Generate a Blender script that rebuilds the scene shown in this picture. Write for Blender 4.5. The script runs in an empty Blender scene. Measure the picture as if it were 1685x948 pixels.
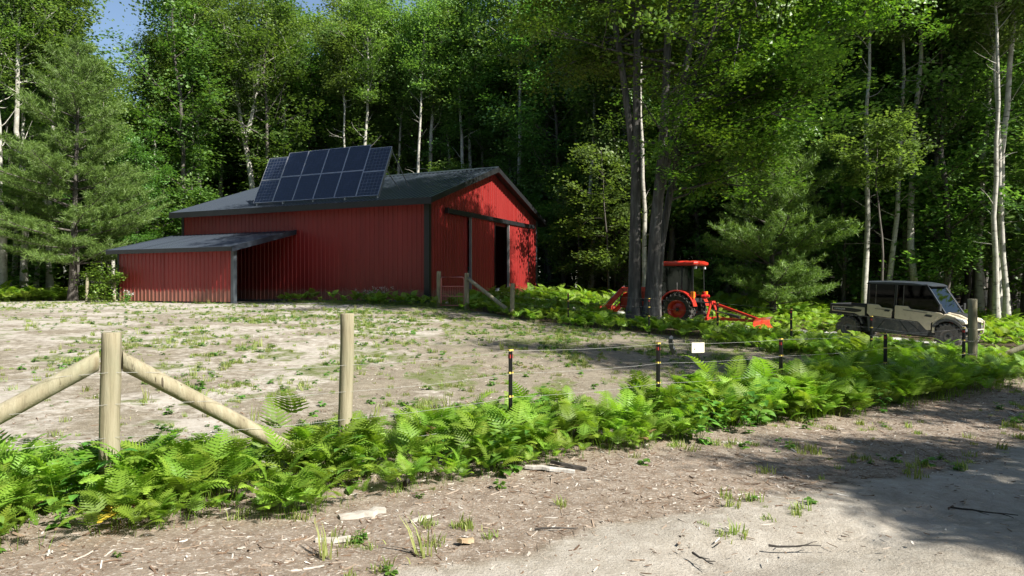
import bpy, math, random
import numpy as np
from mathutils import Vector, Matrix, Euler
R = math.radians
sc = bpy.context.scene
col = sc.collection
rng = np.random.default_rng(7)

# ------------------------------------------------------------------ camera, sky, sun, exposure
FPX = 1150.0            # focal length in photo pixels (photo 1685 wide)
ZC = 1.65               # eye height above the near ground
cam_d = bpy.data.cameras.new('camera')
cam = bpy.data.objects.new('camera', cam_d)
col.objects.link(cam)
cam.location = (0, 0, ZC)
cam.rotation_euler = (R(89.8), 0, 0)
cam_d.sensor_width = 36
cam_d.lens = 36 * FPX / 1685
cam_d.clip_start = 0.05
cam_d.clip_end = 2000
sc.camera = cam

SUN_EL = R(44)
SH = Vector((0.805, -0.593))          # horizontal direction towards the sun
SH.normalize()
SDIR = Vector((SH.x * math.cos(SUN_EL), SH.y * math.cos(SUN_EL), math.sin(SUN_EL)))
w = bpy.data.worlds.new('World')
sc.world = w
w.use_nodes = True
nt = w.node_tree
bg = nt.nodes['Background']
sky = nt.nodes.new('ShaderNodeTexSky')
sky.sky_type = 'NISHITA'
sky.sun_disc = False
sky.sun_elevation = SUN_EL
sky.sun_rotation = math.atan2(SH.x, SH.y)
sky.air_density = 1.0
sky.dust_density = 1.0
sky.ozone_density = 1.2
nt.links.new(sky.outputs[0], bg.inputs[0])
bg.inputs[1].default_value = 0.072
sun_d = bpy.data.lights.new('sun', 'SUN')
sun_d.energy = 5.0
sun_d.angle = R(0.55)
sun_d.color = (1.0, 0.95, 0.86)
sun = bpy.data.objects.new('sun', sun_d)
col.objects.link(sun)
sun.rotation_euler = (-SDIR).to_track_quat('-Z', 'Y').to_euler()
sun.location = (30, -20, 40)
sc.view_settings.view_transform = 'Standard'
sc.view_settings.look = 'None'
sc.view_settings.gamma = 1
sc.view_settings.use_curve_mapping = False
sc.view_settings.exposure = 1.2
sc.cycles.max_bounces = 6
sc.cycles.diffuse_bounces = 3
sc.cycles.glossy_bounces = 3
sc.cycles.transmission_bounces = 4
sc.cycles.transparent_max_bounces = 8

# ------------------------------------------------------------------ small helpers
def tag(o, label=None, cat=None, group=None, kind=None):
    if label: o['label'] = label
    if cat: o['category'] = cat
    if group: o['group'] = group
    if kind or cat: o['kind'] = kind or 'thing'
    return o

def empty(name, loc=(0, 0, 0), rz=0, label=None, cat=None, group=None, parent=None):
    o = bpy.data.objects.new(name, None)
    col.objects.link(o)
    o.location = loc
    o.rotation_euler = (0, 0, rz)
    o.empty_display_size = 0.2
    if parent: o.parent = parent
    return tag(o, label, cat, group)

def mesh_np(name, V, Fs, mats, mis=None, smooth=False):
    """V (n,3); Fs list of (m,k) int arrays; mis list of material index per face array"""
    me = bpy.data.meshes.new(name)
    V = np.asarray(V, dtype=np.float32)
    me.vertices.add(len(V))
    me.vertices.foreach_set('co', V.ravel())
    Fs = [np.asarray(f, dtype=np.int32) for f in Fs]
    nl = sum(f.size for f in Fs)
    npoly = sum(len(f) for f in Fs)
    me.loops.add(nl)
    me.loops.foreach_set('vertex_index', np.concatenate([f.ravel() for f in Fs]))
    me.polygons.add(npoly)
    tot = np.concatenate([np.full(len(f), f.shape[1], dtype=np.int32) for f in Fs])
    st = np.concatenate([[0], np.cumsum(tot)[:-1]]).astype(np.int32)
    me.polygons.foreach_set('loop_start', st)
    if mis is not None:
        mi = np.concatenate([np.full(len(f), m, dtype=np.int32) for f, m in zip(Fs, mis)])
        me.polygons.foreach_set('material_index', mi)
    sm = np.zeros(npoly, dtype=bool)
    if smooth is True:
        sm[:] = True
    elif smooth is not False:
        sm = np.concatenate([np.full(len(f), s, dtype=bool) for f, s in zip(Fs, smooth)])
    me.polygons.foreach_set('use_smooth', sm)
    for m in mats: me.materials.append(m)
    me.update(calc_edges=True)
    me.validate()
    return me

def link(name, me, parent=None, loc=None, rot=None):
    o = bpy.data.objects.new(name, me)
    col.objects.link(o)
    if parent: o.parent = parent
    if loc is not None: o.location = loc
    if rot is not None: o.rotation_euler = rot
    return o

def tube_np(pts, rad, n=7, phase=0.0, wob=None):
    pts = np.asarray(pts, float); rad = np.asarray(rad, float)
    k = len(pts)
    tang = np.gradient(pts, axis=0)
    tang /= np.linalg.norm(tang, axis=1)[:, None] + 1e-9
    ref = np.array([1.0, 0, 0]) if abs(tang[0][0]) < 0.8 else np.array([0, 1.0, 0])
    a = ref - (tang @ ref)[:, None] * tang
    a /= np.linalg.norm(a, axis=1)[:, None]
    b = np.cross(tang, a)
    th = np.arange(n) / n * 2 * math.pi + phase
    rr = rad[:, None] * np.ones((k, n))
    if wob is not None: rr = rr * wob
    V = pts[:, None, :] + rr[..., None] * (np.cos(th)[None, :, None] * a[:, None, :] + np.sin(th)[None, :, None] * b[:, None, :])
    V = V.reshape(-1, 3)
    i = np.arange(k - 1)[:, None] * n
    j = np.arange(n)[None, :]
    q = np.stack([i + j, i + (j + 1) % n, i + n + (j + 1) % n, i + n + j], -1).reshape(-1, 4)
    return V, q

class NB:
    """collects numpy pieces"""
    def __init__(s): s.V = []; s.F = {}; s.n = 0
    def add(s, V, F, key=0):
        V = np.asarray(V, float).reshape(-1, 3)
        F = np.asarray(F, int)
        s.F.setdefault((key, F.shape[1]), []).append(F + s.n)
        s.V.append(V); s.n += len(V)
    def mesh(s, name, mats, smooth_keys=()):
        Fs = []; mis = []; sm = []
        for (k, _), lst in s.F.items():
            Fs.append(np.concatenate(lst)); mis.append(k); sm.append(k in smooth_keys)
        return mesh_np(name, np.concatenate(s.V), Fs, mats, mis, sm)

class MB:
    """hand modelling: boxes, bars, prisms, lathes, tubes joined into one mesh"""
    def __init__(s): s.v = []; s.f = []
    def _add(s, v, f):
        n = len(s.v); s.v += [tuple(p) for p in v]; s.f += [tuple(i + n for i in q) for q in f]
        return s
    def box(s, x0, x1, y0, y1, z0, z1, mat=None):
        v = [(x, y, z) for x in (x0, x1) for y in (y0, y1) for z in (z0, z1)]
        if mat is not None: v = [mat @ Vector(p) for p in v]
        return s._add(v, [(0, 1, 3, 2), (4, 6, 7, 5), (0, 4, 5, 1), (2, 3, 7, 6), (0, 2, 6, 4), (1, 5, 7, 3)])
    def bar(s, a, b, wd, hd, up=(0, 0, 1)):
        a = Vector(a); b = Vector(b); d = (b - a).normalized()
        up = Vector(up)
        if abs(d.dot(up)) > 0.98: up = Vector((1, 0, 0))
        sd = d.cross(up).normalized(); u = sd.cross(d)
        v = []
        for p in (a, b):
            for i, j in ((-1, -1), (1, -1), (1, 1), (-1, 1)):
                v.append(p + sd * i * wd / 2 + u * j * hd / 2)
        return s._add(v, [(0, 1, 2, 3), (7, 6, 5, 4), (0, 4, 5, 1), (1, 5, 6, 2), (2, 6, 7, 3), (3, 7, 4, 0)])
    def prism(s, prof, y0, y1, axis='y'):
        """profile of (a,b) points extruded along axis between y0 and y1"""
        n = len(prof)
        def P(a, b, t): return (a, t, b) if axis == 'y' else ((t, a, b) if axis == 'x' else (a, b, t))
        v = [P(a, b, y0) for a, b in prof] + [P(a, b, y1) for a, b in prof]
        f = [tuple(range(n))[::-1], tuple(range(n, 2 * n))] + [(i, (i + 1) % n, n + (i + 1) % n, n + i) for i in range(n)]
        return s._add(v, f)
    def loft(s, rings):
        """rings: list of equal-length point lists, closed ends"""
        n = len(rings[0]); v = [p for r in rings for p in r]; f = []
        for k in range(len(rings) - 1):
            for i in range(n):
                f.append((k * n + i, k * n + (i + 1) % n, (k + 1) * n + (i + 1) % n, (k + 1) * n + i))
        f.append(tuple(range(n))[::-1]); f.append(tuple(range((len(rings) - 1) * n, len(rings) * n)))
        return s._add(v, f)
    def tube(s, pts, r, n=8):
        rad = r if hasattr(r, '__len__') else [r] * len(pts)
        V, q = tube_np(pts, rad, n)
        k = len(pts)
        f = [tuple(x) for x in q] + [tuple(range(n))[::-1], tuple(range((k - 1) * n, k * n))]
        return s._add(V, f)
    def lathe(s, prof, c=(0, 0, 0), n=24, axis='y'):
        """prof: list of (radius, offset along axis); closed profile loop"""
        v = []; f = []; m = len(prof)
        for i in range(n):
            a = 2 * math.pi * i / n
            for r, t in prof:
                p = (c[0] + r * math.cos(a), c[1] + t, c[2] + r * math.sin(a)) if axis == 'y' else \
                    ((c[0] + r * math.cos(a), c[1] + r * math.sin(a), c[2] + t) if axis == 'z' else (c[0] + t, c[1] + r * math.cos(a), c[2] + r * math.sin(a)))
                v.append(p)
        for i in range(n):
            for j in range(m):
                f.append((i * m + j, ((i + 1) % n) * m + j, ((i + 1) % n) * m + (j + 1) % m, i * m + (j + 1) % m))
        return s._add(v, f)
    def build(s, name, mat, parent=None, bevel=0, smooth=False, me=None):
        if me is None:
            me = bpy.data.meshes.new(name)
            me.from_pydata([tuple(p) for p in s.v], [], s.f)
            me.materials.append(mat)
            me.update()
            import bmesh
            bm = bmesh.new(); bm.from_mesh(me)
            bmesh.ops.recalc_face_normals(bm, faces=bm.faces); bm.to_mesh(me); bm.free()
            if smooth:
                me.polygons.foreach_set('use_smooth', [True] * len(me.polygons))
                try: me.set_sharp_from_angle(angle=R(35))
                except Exception: pass
        o = link(name, me, parent)
        if bevel:
            b = o.modifiers.new('bevel', 'BEVEL'); b.width = bevel; b.segments = 2; b.limit_method = 'ANGLE'; b.angle_limit = R(40)
        return o

# ------------------------------------------------------------------ noise (numpy) and terrain
_perm = np.random.default_rng(3).random((256, 256))
def vnoise(x, y):
    x = np.asarray(x, float); y = np.asarray(y, float)
    xi = np.floor(x).astype(int); yi = np.floor(y).astype(int)
    fx = x - xi; fy = y - yi
    fx = fx * fx * (3 - 2 * fx); fy = fy * fy * (3 - 2 * fy)
    g = lambda a, b: _perm[a & 255, b & 255]
    return (g(xi, yi) * (1 - fx) + g(xi + 1, yi) * fx) * (1 - fy) + (g(xi, yi + 1) * (1 - fx) + g(xi + 1, yi + 1) * fx) * fy
def fbm(x, y, o=4):
    s = 0; a = 0.5; t = 0
    for i in range(o):
        s = s + a * vnoise(np.asarray(x) * 2 ** i + 17 * i, np.asarray(y) * 2 ** i + 31 * i); t += a; a *= 0.5
    return s / t

CTRL = np.array([   # x, y, height relative to the eye
    (-2.93, 5.1, -1.61), (-1.46, 6.1, -1.67), (0, 7.1, -1.64), (1.73, 8.3, -1.67), (3.7, 9.6, -1.74), (6, 11.2, -1.77), (8.3, 12.7, -1.78),
    (8.9, 13.3, -1.76), (1.7, 21.2, -1.24), (3.7, 18.9, -1.32), (5.1, 17.3, -1.42), (6.35, 15.9, -1.52), (7.5, 14.6, -1.63),
    (-3.3, 27.5, -0.72), (0, 33, -0.76), (2, 38, -0.85), (6.4, 25.7, -1.44), (4.2, 22, -1.33), (12.6, 19.6, -1.84), (10.7, 22.4, -1.67), (14, 20.5, -1.82),
    (0, 3, -1.66), (4, 4.5, -1.70), (-6, 2.5, -1.6), (8, 8, -1.8), (14, 11, -1.82), (20, 18, -1.8), (-8, 9, -1.35), (-9, 14, -1.1),
    (-12, 20, -0.88), (-11, 26.5, -0.74), (-17, 29, -0.72), (-22, 33, -0.75), (-4, 13, -1.3), (-2, 18, -1.1), (-5, 22, -0.88), (-10, 35, -0.72),
    (-15, 42, -0.75), (10, 32, -1.35), (18, 30, -1.5), (30, 35, -1.5), (0, 60, -0.9), (40, 70, -1.2), (-40, 60, -0.8), (-30, 15, -0.9), (-20, 5, -1.4),
    (0, -15, -1.7), (40, -5, -1.9), (-40, -10, -1.5), (90, 120, -1.2), (-90, 120, -0.9), (90, -30, -1.9), (-90, -30, -1.4)])
def _tps():
    P = CTRL[:, :2] / 20; n = len(P)
    d = np.linalg.norm(P[:, None] - P[None], axis=2)
    K = np.where(d > 0, d * d * np.log(d + 1e-12), 0) + np.eye(n) * 0.002
    A = np.zeros((n + 3, n + 3)); A[:n, :n] = K; A[:n, n] = 1; A[:n, n + 1:] = P; A[n, :n] = 1; A[n + 1:, :n] = P.T
    return np.linalg.solve(A, np.concatenate([CTRL[:, 2], np.zeros(3)]))
_W = _tps()
def gz(x, y):
    x = np.asarray(x, float); y = np.asarray(y, float)
    shp = np.broadcast(x, y).shape
    q = np.stack([np.broadcast_to(x, shp).ravel(), np.broadcast_to(y, shp).ravel()], -1) / 20
    out = np.empty(len(q))
    for s in range(0, len(q), 20000):
        qq = q[s:s + 20000]
        d = np.linalg.norm(qq[:, None] - CTRL[None, :, :2] / 20, axis=2)
        U = np.where(d > 0, d * d * np.log(d + 1e-12), 0)
        out[s:s + 20000] = U @ _W[:-3] + _W[-3] + qq @ _W[-2:]
    z = out.reshape(shp) + ZC
    z = z + 0.05 * (fbm(x * 0.7, y * 0.7, 3) - 0.5) + 0.035 * (fbm(x * 3.1 + 9, y * 3.1, 3) - 0.5)
    return z
def gz1(x, y): return float(gz(np.array([x]), np.array([y]))[0])
def ray(px, Y): return ((px - 842.5) / FPX * Y, Y)
def gp(px, py):
    """ground point seen at a photo pixel"""
    Y = 8.0
    for _ in range(40):
        Y = 0.5 * Y + 0.5 * max(1.0, min(60, (ZC - gz1((px - 842.5) / FPX * Y, Y)) * FPX / max(1, py - 470)))
    return ((px - 842.5) / FPX * Y, Y)

# ------------------------------------------------------------------ materials
def new_mat(name):
    m = bpy.data.materials.new(name); m.use_nodes = True
    return m, m.node_tree, m.node_tree.nodes['Principled BSDF']
def nd(t, typ, **kw):
    n = t.nodes.new(typ)
    for k, v in kw.items(): setattr(n, k, v)
    return n
def ramp(t, fac, stops):
    r = nd(t, 'ShaderNodeValToRGB')
    el = r.color_ramp.elements
    while len(el) < len(stops): el.new(0.5)
    for e, (p, c) in zip(el, stops):
        e.position = p; e.color = (*c, 1) if len(c) == 3 else c
    t.links.new(fac, r.inputs[0])
    return r.outputs[0]
def noise(t, scale, detail=4, rough=0.55, vec=None, stretch=None, typ='Object'):
    n = nd(t, 'ShaderNodeTexNoise')
    n.inputs['Scale'].default_value = scale; n.inputs['Detail'].default_value = detail; n.inputs['Roughness'].default_value = rough
    if vec is None:
        tc = nd(t, 'ShaderNodeTexCoord'); vec = tc.outputs[typ]
    if stretch:
        mp = nd(t, 'ShaderNodeMapping'); mp.inputs['Scale'].default_value = stretch
        t.links.new(vec, mp.inputs[0]); vec = mp.outputs[0]
    t.links.new(vec, n.inputs['Vector'])
    return n.outputs['Fac']
def mixc(t, fac, a, b, mode='MIX'):
    m = nd(t, 'ShaderNodeMix', data_type='RGBA', blend_type=mode)
    for sock, v in ((m.inputs['Factor'], fac), (m.inputs[6], a), (m.inputs[7], b)):
        if hasattr(v, 'is_output'): t.links.new(v, sock)
        elif hasattr(v, '__len__'): sock.default_value = (*v, 1) if len(v) == 3 else v
        else: sock.default_value = v
    return m.outputs[2]
def bump(t, b, h, strength=0.3, dist=0.02):
    n = nd(t, 'ShaderNodeBump'); n.inputs['Strength'].default_value = strength; n.inputs['Distance'].default_value = dist
    t.links.new(h, n.inputs['Height']); t.links.new(n.outputs[0], b.inputs['Normal'])
def paint(name, c, rough=0.4, metal=0.0, var=0.12, dirt=None, scale=3.0, coat=0.0, spec=0.5):
    m, t, b = new_mat(name)
    f = noise(t, scale, 5)
    lo = tuple(x * (1 - var) for x in c); hi = tuple(min(1, x * (1 + var)) for x in c)
    cc = ramp(t, f, [(0.3, lo), (0.7, hi)])
    if dirt:
        g = noise(t, scale * 2.3, 6, 0.7)
        cc = mixc(t, ramp(t, g, [(0.5, (0, 0, 0)), (0.72, (1, 1, 1))]), cc, dirt)
    t.links.new(cc, b.inputs['Base Color'])
    b.inputs['Roughness'].default_value = rough; b.inputs['Metallic'].default_value = metal
    b.inputs['Coat Weight'].default_value = coat
    b.inputs['Specular IOR Level'].default_value = spec
    return m
def leaf_mat(name, c1, c2, c3, trans=0.35, rough=0.5, tint=1.6, attr=None):
    m, t, b = new_mat(name)
    g = nd(t, 'ShaderNodeNewGeometry'); oi = nd(t, 'ShaderNodeObjectInfo')
    src_ = g.outputs['Random Per Island']
    if attr:
        at_ = nd(t, 'ShaderNodeAttribute'); at_.attribute_name = attr; src_ = at_.outputs['Fac']
    c = ramp(t, src_, [(0.0, c1), (0.55, c2), (1.0, c3)])
    hsv = nd(t, 'ShaderNodeHueSaturation')
    mr = nd(t, 'ShaderNodeMapRange'); mr.inputs[3].default_value = 0.75; mr.inputs[4].default_value = 1.25
    t.links.new(oi.outputs['Random'], mr.inputs[0]); t.links.new(mr.outputs[0], hsv.inputs['Value'])
    mr2 = nd(t, 'ShaderNodeMapRange'); mr2.inputs[3].default_value = 0.485; mr2.inputs[4].default_value = 0.515
    t.links.new(oi.outputs['Random'], mr2.inputs[0]); t.links.new(mr2.outputs[0], hsv.inputs['Hue'])
    t.links.new(c, hsv.inputs['Color'])
    b.inputs['Roughness'].default_value = rough; b.inputs['Specular IOR Level'].default_value = 0.35
    t.links.new(hsv.outputs[0], b.inputs['Base Color'])
    tr = nd(t, 'ShaderNodeBsdfTranslucent')
    tc = mixc(t, 1.0, hsv.outputs[0], (tint, tint * 1.05, tint * 0.45), 'MULTIPLY')
    t.links.new(tc, tr.inputs['Color'])
    mx = nd(t, 'ShaderNodeMixShader'); mx.inputs[0].default_value = trans
    t.links.new(b.outputs[0], mx.inputs[1]); t.links.new(tr.outputs[0], mx.inputs[2])
    t.links.new(mx.outputs[0], t.nodes['Material Output'].inputs['Surface'])
    return m
def bark_mat(name, c1, c2, c3, scale=6, stretch=(1, 1, 0.18), bstr=0.6, band=None):
    m, t, b = new_mat(name)
    f = noise(t, scale, 7, 0.65, stretch=stretch)
    c = ramp(t, f, [(0.3, c1), (0.5, c2), (0.72, c3)])
    if band:
        g = noise(t, 4.0, 5, 0.7, stretch=(0.7, 0.7, 2.6))
        c = mixc(t, ramp(t, g, [(0.56, (0, 0, 0)), (0.66, (1, 1, 1))]), c, band)
    t.links.new(c, b.inputs['Base Color']); b.inputs['Roughness'].default_value = 0.9
    b.inputs['Specular IOR Level'].default_value = 0.15
    bump(t, b, f, bstr, 0.03)
    return m

M = {}
def siding():
    m, t, b = new_mat('red_siding')
    f = noise(t, 2.0, 5, 0.6, stretch=(1, 1, 0.12)); g = noise(t, 0.5, 3); h = noise(t, 9, 6, 0.7)
    c = ramp(t, f, [(0.3, (0.185, 0.012, 0.011)), (0.7, (0.245, 0.018, 0.016))])
    c = mixc(t, ramp(t, g, [(0.4, (0, 0, 0)), (0.7, (0.25, 0.25, 0.25))]), c, (0.27, 0.035, 0.03))
    # soil splashed on the foot of the sheets
    tc = nd(t, 'ShaderNodeTexCoord'); sx = nd(t, 'ShaderNodeSeparateXYZ'); t.links.new(tc.outputs['Object'], sx.inputs[0])
    ma = nd(t, 'ShaderNodeMath', operation='MULTIPLY_ADD'); t.links.new(h, ma.inputs[0]); ma.inputs[1].default_value = -0.9; t.links.new(sx.outputs['Z'], ma.inputs[2])
    c = mixc(t, ramp(t, ma.outputs[0], [(0.0, (0.45, 0.45, 0.45)), (0.12, (0, 0, 0))]), c, (0.24, 0.17, 0.12))
    t.links.new(c, b.inputs['Base Color']); b.inputs['Roughness'].default_value = 0.42
    return m
M['red'] = siding()
M['charcoal'] = paint('charcoal_metal', (0.028, 0.036, 0.048), 0.30, 0.0, 0.05, None, 0.6)
M['black_trim'] = paint('black_trim', (0.014, 0.015, 0.017), 0.45, 0, 0.2)
M['grey_post'] = paint('grey_post', (0.075, 0.088, 0.10), 0.5, 0, 0.15)
M['dark_inside'] = paint('dark_inside', (0.035, 0.03, 0.026), 0.9)
M['alu'] = paint('aluminium', (0.42, 0.43, 0.46), 0.35, 0.6, 0.06)
M['pale_trim'] = paint('pale_edge', (0.22, 0.22, 0.225), 0.5)
M['concrete'] = paint('concrete', (0.45, 0.44, 0.41), 0.9, 0, 0.15, None, 6)
M['white'] = paint('white_plastic', (0.75, 0.74, 0.70), 0.5)
M['teal'] = paint('teal_bin', (0.03, 0.075, 0.07), 0.6)
M['bag'] = paint('grey_bag', (0.42, 0.44, 0.50), 0.7)
M['aspen'] = bark_mat('aspen_bark', (0.25, 0.235, 0.20), (0.40, 0.385, 0.34), (0.53, 0.515, 0.47), 5, (1, 1, 0.6), 0.3, band=(0.09, 0.08, 0.07))
M['maple_bark'] = bark_mat('maple_bark', (0.04, 0.038, 0.035), (0.085, 0.08, 0.075), (0.18, 0.175, 0.165), 9, (1, 1, 0.16), 0.9)
M['dark_bark'] = bark_mat('dark_bark', (0.05, 0.045, 0.04), (0.10, 0.09, 0.08), (0.18, 0.165, 0.15), 8, (1, 1, 0.2), 0.7)
M['dead_wood'] = bark_mat('dead_wood', (0.22, 0.20, 0.18), (0.36, 0.34, 0.31), (0.5, 0.48, 0.45), 8)
M['leaf_aspen'] = leaf_mat('aspen_leaf', (0.09, 0.155, 0.042), (0.135, 0.22, 0.057), (0.20, 0.295, 0.085), 0.40, 0.42)
M['leaf_dark'] = leaf_mat('dark_leaf', (0.06, 0.125, 0.03), (0.095, 0.18, 0.042), (0.14, 0.235, 0.058), 0.38, 0.42)
M['leaf_maple'] = leaf_mat('maple_leaf', (0.055, 0.11, 0.016), (0.095, 0.17, 0.021), (0.16, 0.24, 0.03), 0.30, 0.42)
M['needle'] = leaf_mat('pine_needle', (0.085, 0.155, 0.035), (0.13, 0.215, 0.05), (0.185, 0.285, 0.07), 0.3, 0.5)
M['fern'] = leaf_mat('fern_leaf', (0.09, 0.175, 0.02), (0.17, 0.285, 0.03), (0.28, 0.40, 0.05), 0.38, 0.5, attr='tone')
M['fern_dark'] = leaf_mat('fern_leaf_far', (0.10, 0.19, 0.022), (0.18, 0.29, 0.032), (0.28, 0.40, 0.05), 0.38, 0.5, attr='tone')
M['weed'] = leaf_mat('weed_leaf', (0.06, 0.16, 0.025), (0.10, 0.22, 0.035), (0.15, 0.28, 0.05), 0.35, 0.4)
M['fern_dead'] = leaf_mat('dead_fern', (0.12, 0.07, 0.03), (0.20, 0.13, 0.06), (0.30, 0.21, 0.10), 0.2, 0.7, attr='tone')
M['grass'] = leaf_mat('grass_blade', (0.13, 0.19, 0.04), (0.20, 0.26, 0.06), (0.34, 0.35, 0.14), 0.35, 0.5)
M['yellow_leaf'] = leaf_mat('yellowed_fern', (0.42, 0.30, 0.03), (0.55, 0.40, 0.05), (0.62, 0.48, 0.10), 0.35, 0.6, attr='tone')
M['petal'] = paint('petal', (0.7, 0.7, 0.66), 0.7)
def post_mat():
    m, t, b = new_mat('weathered_post_wood')
    f = noise(t, 14, 8, 0.7, stretch=(1, 1, 0.07))
    g = noise(t, 2.2, 5, 0.6)
    c = ramp(t, f, [(0.25, (0.11, 0.09, 0.06)), (0.45, (0.25, 0.22, 0.145)), (0.75, (0.36, 0.33, 0.24))])
    c = mixc(t, ramp(t, g, [(0.45, (0, 0, 0)), (0.7, (0.7, 0.7, 0.7))]), c, (0.22, 0.23, 0.15))
    k = noise(t, 5, 3, 0.5, stretch=(1, 1, 0.5))
    c = mixc(t, ramp(t, k, [(0.62, (0, 0, 0)), (0.70, (0.8, 0.8, 0.8))]), c, (0.15, 0.10, 0.05))
    ck = noise(t, 34, 3, 0.5, stretch=(1, 1, 0.018))
    c = mixc(t, ramp(t, ck, [(0.66, (0, 0, 0)), (0.70, (0.85, 0.85, 0.85))]), c, (0.05, 0.038, 0.025))
    t.links.new(c, b.inputs['Base Color']); b.inputs['Roughness'].default_value = 0.85; b.inputs['Specular IOR Level'].default_value = 0.2
    bump(t, b, f, 0.8, 0.02)
    return m
M['post'] = post_mat()
def chip_mat():
    m, t, b = new_mat('wood_chip')
    oi = nd(t, 'ShaderNodeObjectInfo')
    c = ramp(t, oi.outputs['Random'], [(0.0, (0.08, 0.05, 0.035)), (0.35, (0.20, 0.135, 0.09)), (0.65, (0.33, 0.265, 0.205)), (0.88, (0.47, 0.43, 0.38)), (1.0, (0.62, 0.59, 0.54))])
    f = noise(t, 40, 4, stretch=(0.2, 1, 1))
    c = mixc(t, ramp(t, f, [(0.4, (0, 0, 0)), (0.8, (0.5, 0.5, 0.5))]), c, (0.12, 0.09, 0.07))
    t.links.new(c, b.inputs['Base Color']); b.inputs['Roughness'].default_value = 0.9; b.inputs['Specular IOR Level'].default_value = 0.15
    return m
M['chip'] = chip_mat()

# ------------------------------------------------------------------ zones of the ground
FA = np.array([-2.93, 5.1]); FB = np.array([8.7, 13.2])
fd = (FB - FA) / np.linalg.norm(FB - FA); fn = np.array([-fd[1], fd[0]])
GA = np.array([-1.6, 25.0])
gd = (FB - GA) / np.linalg.norm(FB - GA); gn = np.array([gd[1], -gd[0]])
def d_front(x, y): return (x - FA[0]) * fn[0] + (y - FA[1]) * fn[1]      # >0 on the field side
def d_back(x, y): return (x - GA[0]) * gn[0] + (y - GA[1]) * gn[1]       # >0 on the field side
BARN_C = np.array([-3.3, 27.7]); BARN_A = R(-24.7)
bx = np.array([math.cos(BARN_A), math.sin(BARN_A)]); by = np.array([-math.sin(BARN_A), math.cos(BARN_A)])
BL, BW, BZ = 13.7, 11.1, ZC - 0.70          # barn length, width, floor height
def barn_xy(x, y):
    return (x - BARN_C[0]) * bx[0] + (y - BARN_C[1]) * bx[1], (x - BARN_C[0]) * by[0] + (y - BARN_C[1]) * by[1]
def barn_w(lx, ly): return BARN_C + lx * bx + ly * by
DRIVE = np.array([(24, 6), (17, 11.5), (14.2, 16.5), (12.2, 21), (9.6, 24.4), (6.5, 27.2), (2.5, 30.5), (-0.3, 32.2)])
def d_path(x, y, P=DRIVE):
    d = np.full(np.broadcast(x, y).shape, 1e9)
    for a, b in zip(P[:-1], P[1:]):
        ab = b - a
        t = np.clip(((x - a[0]) * ab[0] + (y - a[1]) * ab[1]) / (ab @ ab), 0, 1)
        d = np.minimum(d, np.hypot(x - a[0] - t * ab[0], y - a[1] - t * ab[1]))
    return d
def woods_edge(x):
    """depth at which the trees begin"""
    return np.interp(x, [-60, -24, -19, -13, -8, 2, 5, 9, 14, 18, 23, 40], [30, 33.5, 40, 47, 46, 42, 36, 33.5, 31, 27.5, 23, 14])
def sstep(a, b, v): 
    t = np.clip((v - a) / (b - a), 0, 1); return t * t * (3 - 2 * t)

# ------------------------------------------------------------------ ground sheet
def axis(parts):
    out = [parts[0][0]]
    for a, b, s in parts:
        n = max(1, int(round((b - a) / s)))
        out += list(np.linspace(a, b, n + 1)[1:])
    return np.array(out)
gx = axis([(-160, -40, 8), (-40, -14, 1.0), (-14, -8, 0.3), (-8, 9, 0.085), (9, 16, 0.25), (16, 40, 1.0), (40, 160, 8)])
gy = axis([(-60, -5, 4), (-5, 2.6, 0.5), (2.6, 11, 0.075), (11, 18, 0.18), (18, 34, 0.4), (34, 60, 1.5), (60, 220, 10)])
GX, GY = np.meshgrid(gx, gy)
GZ = gz(GX, GY)
DF = d_front(GX, GY); DB = d_back(GX, GY); LX, LY = barn_xy(GX, GY)
n1 = fbm(GX * 0.9, GY * 0.9, 4); n2 = fbm(GX * 0.35 + 5, GY * 0.35, 4); n3 = fbm(GX * 2.5, GY * 2.5 + 3, 4)
road_edge = -2.35 - 0.10 * (GX - 1) + 0.9 * (n1 - 0.5)
m_road = sstep(0.45, -0.45, DF - road_edge)
# two shallow wheel ruts and loose crumbs
rut = np.exp(-((DF - road_edge + 1.0) / 0.28) ** 2) + np.exp(-((DF - road_edge + 2.6) / 0.28) ** 2)
GZ = GZ - 0.045 * m_road * rut + 0.018 * (fbm(GX * 9, GY * 9, 2) - 0.5) * (1 - 0.6 * m_road) * (DF < 1) + 0.05 * (fbm(GX * 2.2 + 40, GY * 2.2, 3) - 0.5) * (DF > 0.3) * (GY < 34)
m_mulch = (1 - m_road) * sstep(0.9, 0.1, DF)
in_field = sstep(-0.1, 0.6, DF) * sstep(-0.6, 0.4, np.where(GX > -1.6, DB, 1.0))
left_sand = sstep(2.0, -5.0, GX + 0.15 * (GY - 14) + 5 * (n2 - 0.5))
m_sand = in_field * np.clip(0.0 + 0.55 * left_sand + 0.5 * sstep(23, 27, GY) * (GX < -6) + 1.1 * (n1 - 0.5), 0, 1)
m_litter = np.clip(sstep(-3, 2, GY - woods_edge(GX)) + sstep(0.3, -0.6, DB) * (GX > -1.6) * (DF > 0) * 0.8, 0, 1)
m_gravel = sstep(1.9, 1.2, d_path(GX, GY) + 0.8 * (n3 - 0.5))
m_green = in_field * sstep(0.46, 0.66, n3 * 0.5 + n1 * 0.5) * 0.6
m_green = np.clip(m_green + in_field * sstep(-4.2, -1.2, LY) * sstep(-8.5, -6.5, LX) * 0.9 * (n1 > 0.35), 0, 1)
nxg, nyg = len(gx), len(gy)
idx = np.arange(nxg * nyg).reshape(nyg, nxg)
quads = np.stack([idx[:-1, :-1], idx[:-1, 1:], idx[1:, 1:], idx[1:, :-1]], -1).reshape(-1, 4)
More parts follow.
